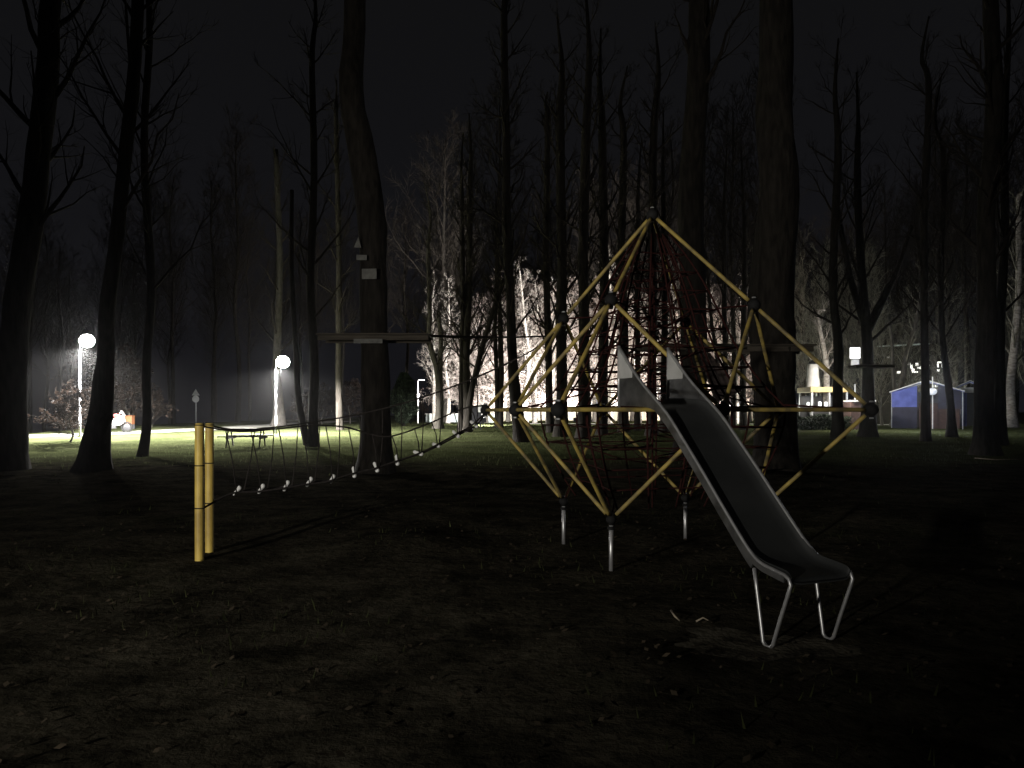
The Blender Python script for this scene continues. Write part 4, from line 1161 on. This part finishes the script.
D = 62.0; x = (915 - CX) / F * D; g0 = zg1(x, D)
DHOUSE = dh = thing('distant_house', 'distant house with a pale roof edge and a row of bright windows', 'house', (x, D, g0), -math.atan2(x, D))
zz = lambda py: HC + (HY - py) / F * D - g0
MB().box((0, 3, zz(356) / 2), (6.0, 6, zz(356))).build('wall', M['dark_wall'], dh)
MB().prism([(-3.2, 0), (3.2, 0), (2.7, zz(345) - zz(356)), (-2.7, zz(345) - zz(356))], 6.6, RX, (0, 3, zz(356) + 0.003)).build('roof', M['dark_wall'], dh)
MB().bar((-2.75, -0.35, zz(345.5)), (1.0, -0.35, zz(344.5)), 0.12, 0.10).build('ridge_trim', M['teal_wall'], dh)
for px, py, w, h in ((899, 372, 0.50, 0.26), (903, 371, 0.3, 0.2), (909, 364, 0.34, 0.24), (911.5, 367, 0.24, 0.5), (913, 370, 0.3, 0.3), (917, 364.5, 0.3, 0.34), (919, 368, 0.34, 0.2), (923, 363, 0.34, 0.5), (922, 368, 0.44, 0.3), (915, 372, 0.6, 0.16),
                     (939, 363, 0.4, 0.16), (942, 366, 0.16, 0.5), (937.5, 366, 0.16, 0.42), (938, 371, 0.28, 0.24), (903, 364.5, 0.16, 0.14), (906, 367, 0.12, 0.14), (933, 364, 0.14, 0.14), (888, 356, 0.2, 0.2), (929, 366, 0.12, 0.2)):
    MB().box(((px - 915) / F * D * 0.886, -0.05, zz(py)), (w * 0.7, 0.08, h * 0.7)).build('window', M['lit_warm'], dh)

# ------------------------------------------------------------------ small things on the ground
def stick(pix, D, r, label):
    a = ground_hit(*pix[0])
    o = MB().tube([ground_hit(*p) - a + Vector((0, 0, 0.012 + 0.03 * (k == 1))) for k, p in enumerate(pix)], [r, r * 0.9, r * 0.6][:len(pix)], 6).build('fallen_branch', M['stick'], None, smooth=True)
    o.location = a
    tag(o, label, 'stick', None)
stick([(671, 617), (675, 625), (680, 628)], 5.5, 0.008, 'short bent pale stick on dark ground left of the slide foot')
stick([(696, 629), (703, 633), (712, 634)], 5.5, 0.007, 'pale straight stick lying nearest the left slide leg')
stick([(975, 459), (995, 461), (1020, 460)], 20, 0.02, 'long pale branch lying on the grass at the right edge')

# ------------------------------------------------------------------ light
world = bpy.data.worlds.new('World')
sc.world = world
world.use_nodes = True
nt = world.node_tree
bg = nt.nodes['Background']
tc = nt.nodes.new('ShaderNodeTexCoord')
sx = nt.nodes.new('ShaderNodeSeparateXYZ'); nt.links.new(tc.outputs['Generated'], sx.inputs[0])
cr_ = nt.nodes.new('ShaderNodeValToRGB')
cr_.color_ramp.elements[0].position = 0.0; cr_.color_ramp.elements[0].color = (0.0072, 0.0072, 0.0092, 1)
cr_.color_ramp.elements[1].position = 0.6; cr_.color_ramp.elements[1].color = (0.0054, 0.0054, 0.0056, 1)
nt.links.new(sx.outputs['Z'], cr_.inputs['Fac'])
nt.links.new(cr_.outputs['Color'], bg.inputs['Color'])
bg.inputs['Strength'].default_value = 0.88

# flood lamp of the playground, mounted left of the picture and aimed at the equipment
def spot(name, loc, aim, power, size, blend, col):
    ld = bpy.data.lights.new(name, 'SPOT'); ld.energy = power; ld.spot_size = math.radians(size); ld.spot_blend = blend
    ld.color = col; ld.shadow_soft_size = 0.15
    o = bpy.data.objects.new(name, ld); COL.objects.link(o); o.location = loc
    o.rotation_euler = (Vector(aim) - Vector(loc)).to_track_quat('-Z', 'Y').to_euler()
spot('playground_lamp', (-7.5, -5.0, 2.1), (-1.4, 9.5, 3.0), 5000, 64, 1.0, (1.0, 0.95, 0.86))
# light of the fair on the right
def glow(loc, power, col, r=0.15):
    ld = bpy.data.lights.new('fair_lamp', 'POINT'); ld.energy = power; ld.color = col; ld.shadow_soft_size = r
    o = bpy.data.objects.new('fair_lamp', ld); COL.objects.link(o); o.location = loc
glow((20.5, 48.0, 3.2), 900, (1.0, 0.93, 0.82))
glow((24.5, 44.5, 3.0), 750, (0.85, 0.9, 1.0))
glow((19.5, 56.0, 2.0), 1000, (0.95, 1.0, 0.88))
glow((33.0, 60.0, 2.0), 1300, (0.95, 1.0, 0.9))

sc.view_settings.view_transform = 'Standard'
sc.view_settings.look = 'None'
sc.view_settings.exposure = 0.0
sc.view_settings.gamma = 1.0
sc.view_settings.use_curve_mapping = False
sc.cycles.use_denoising = True
sc.cycles.sample_clamp_indirect = 3.0

hz = MB().box((20, 60, 14), (220, 150, 36)).build('halo_haze', None, None)  # thin volume added to make the halo around the lamps
tag(hz, kind='stuff')
hm = bpy.data.materials.new('halo_haze'); hm.use_nodes = True
hn = hm.node_tree
hn.nodes.remove(hn.nodes['Principled BSDF'])
pv = hn.nodes.new('ShaderNodeVolumePrincipled')
pv.inputs['Color'].default_value = (0.9, 0.9, 0.92, 1)
pv.inputs['Density'].default_value = 0.00028
pv.inputs['Anisotropy'].default_value = 0.9
hn.links.new(pv.outputs[0], [n for n in hn.nodes if n.type == 'OUTPUT_MATERIAL'][0].inputs['Volume'])
hz.data.materials.append(hm)
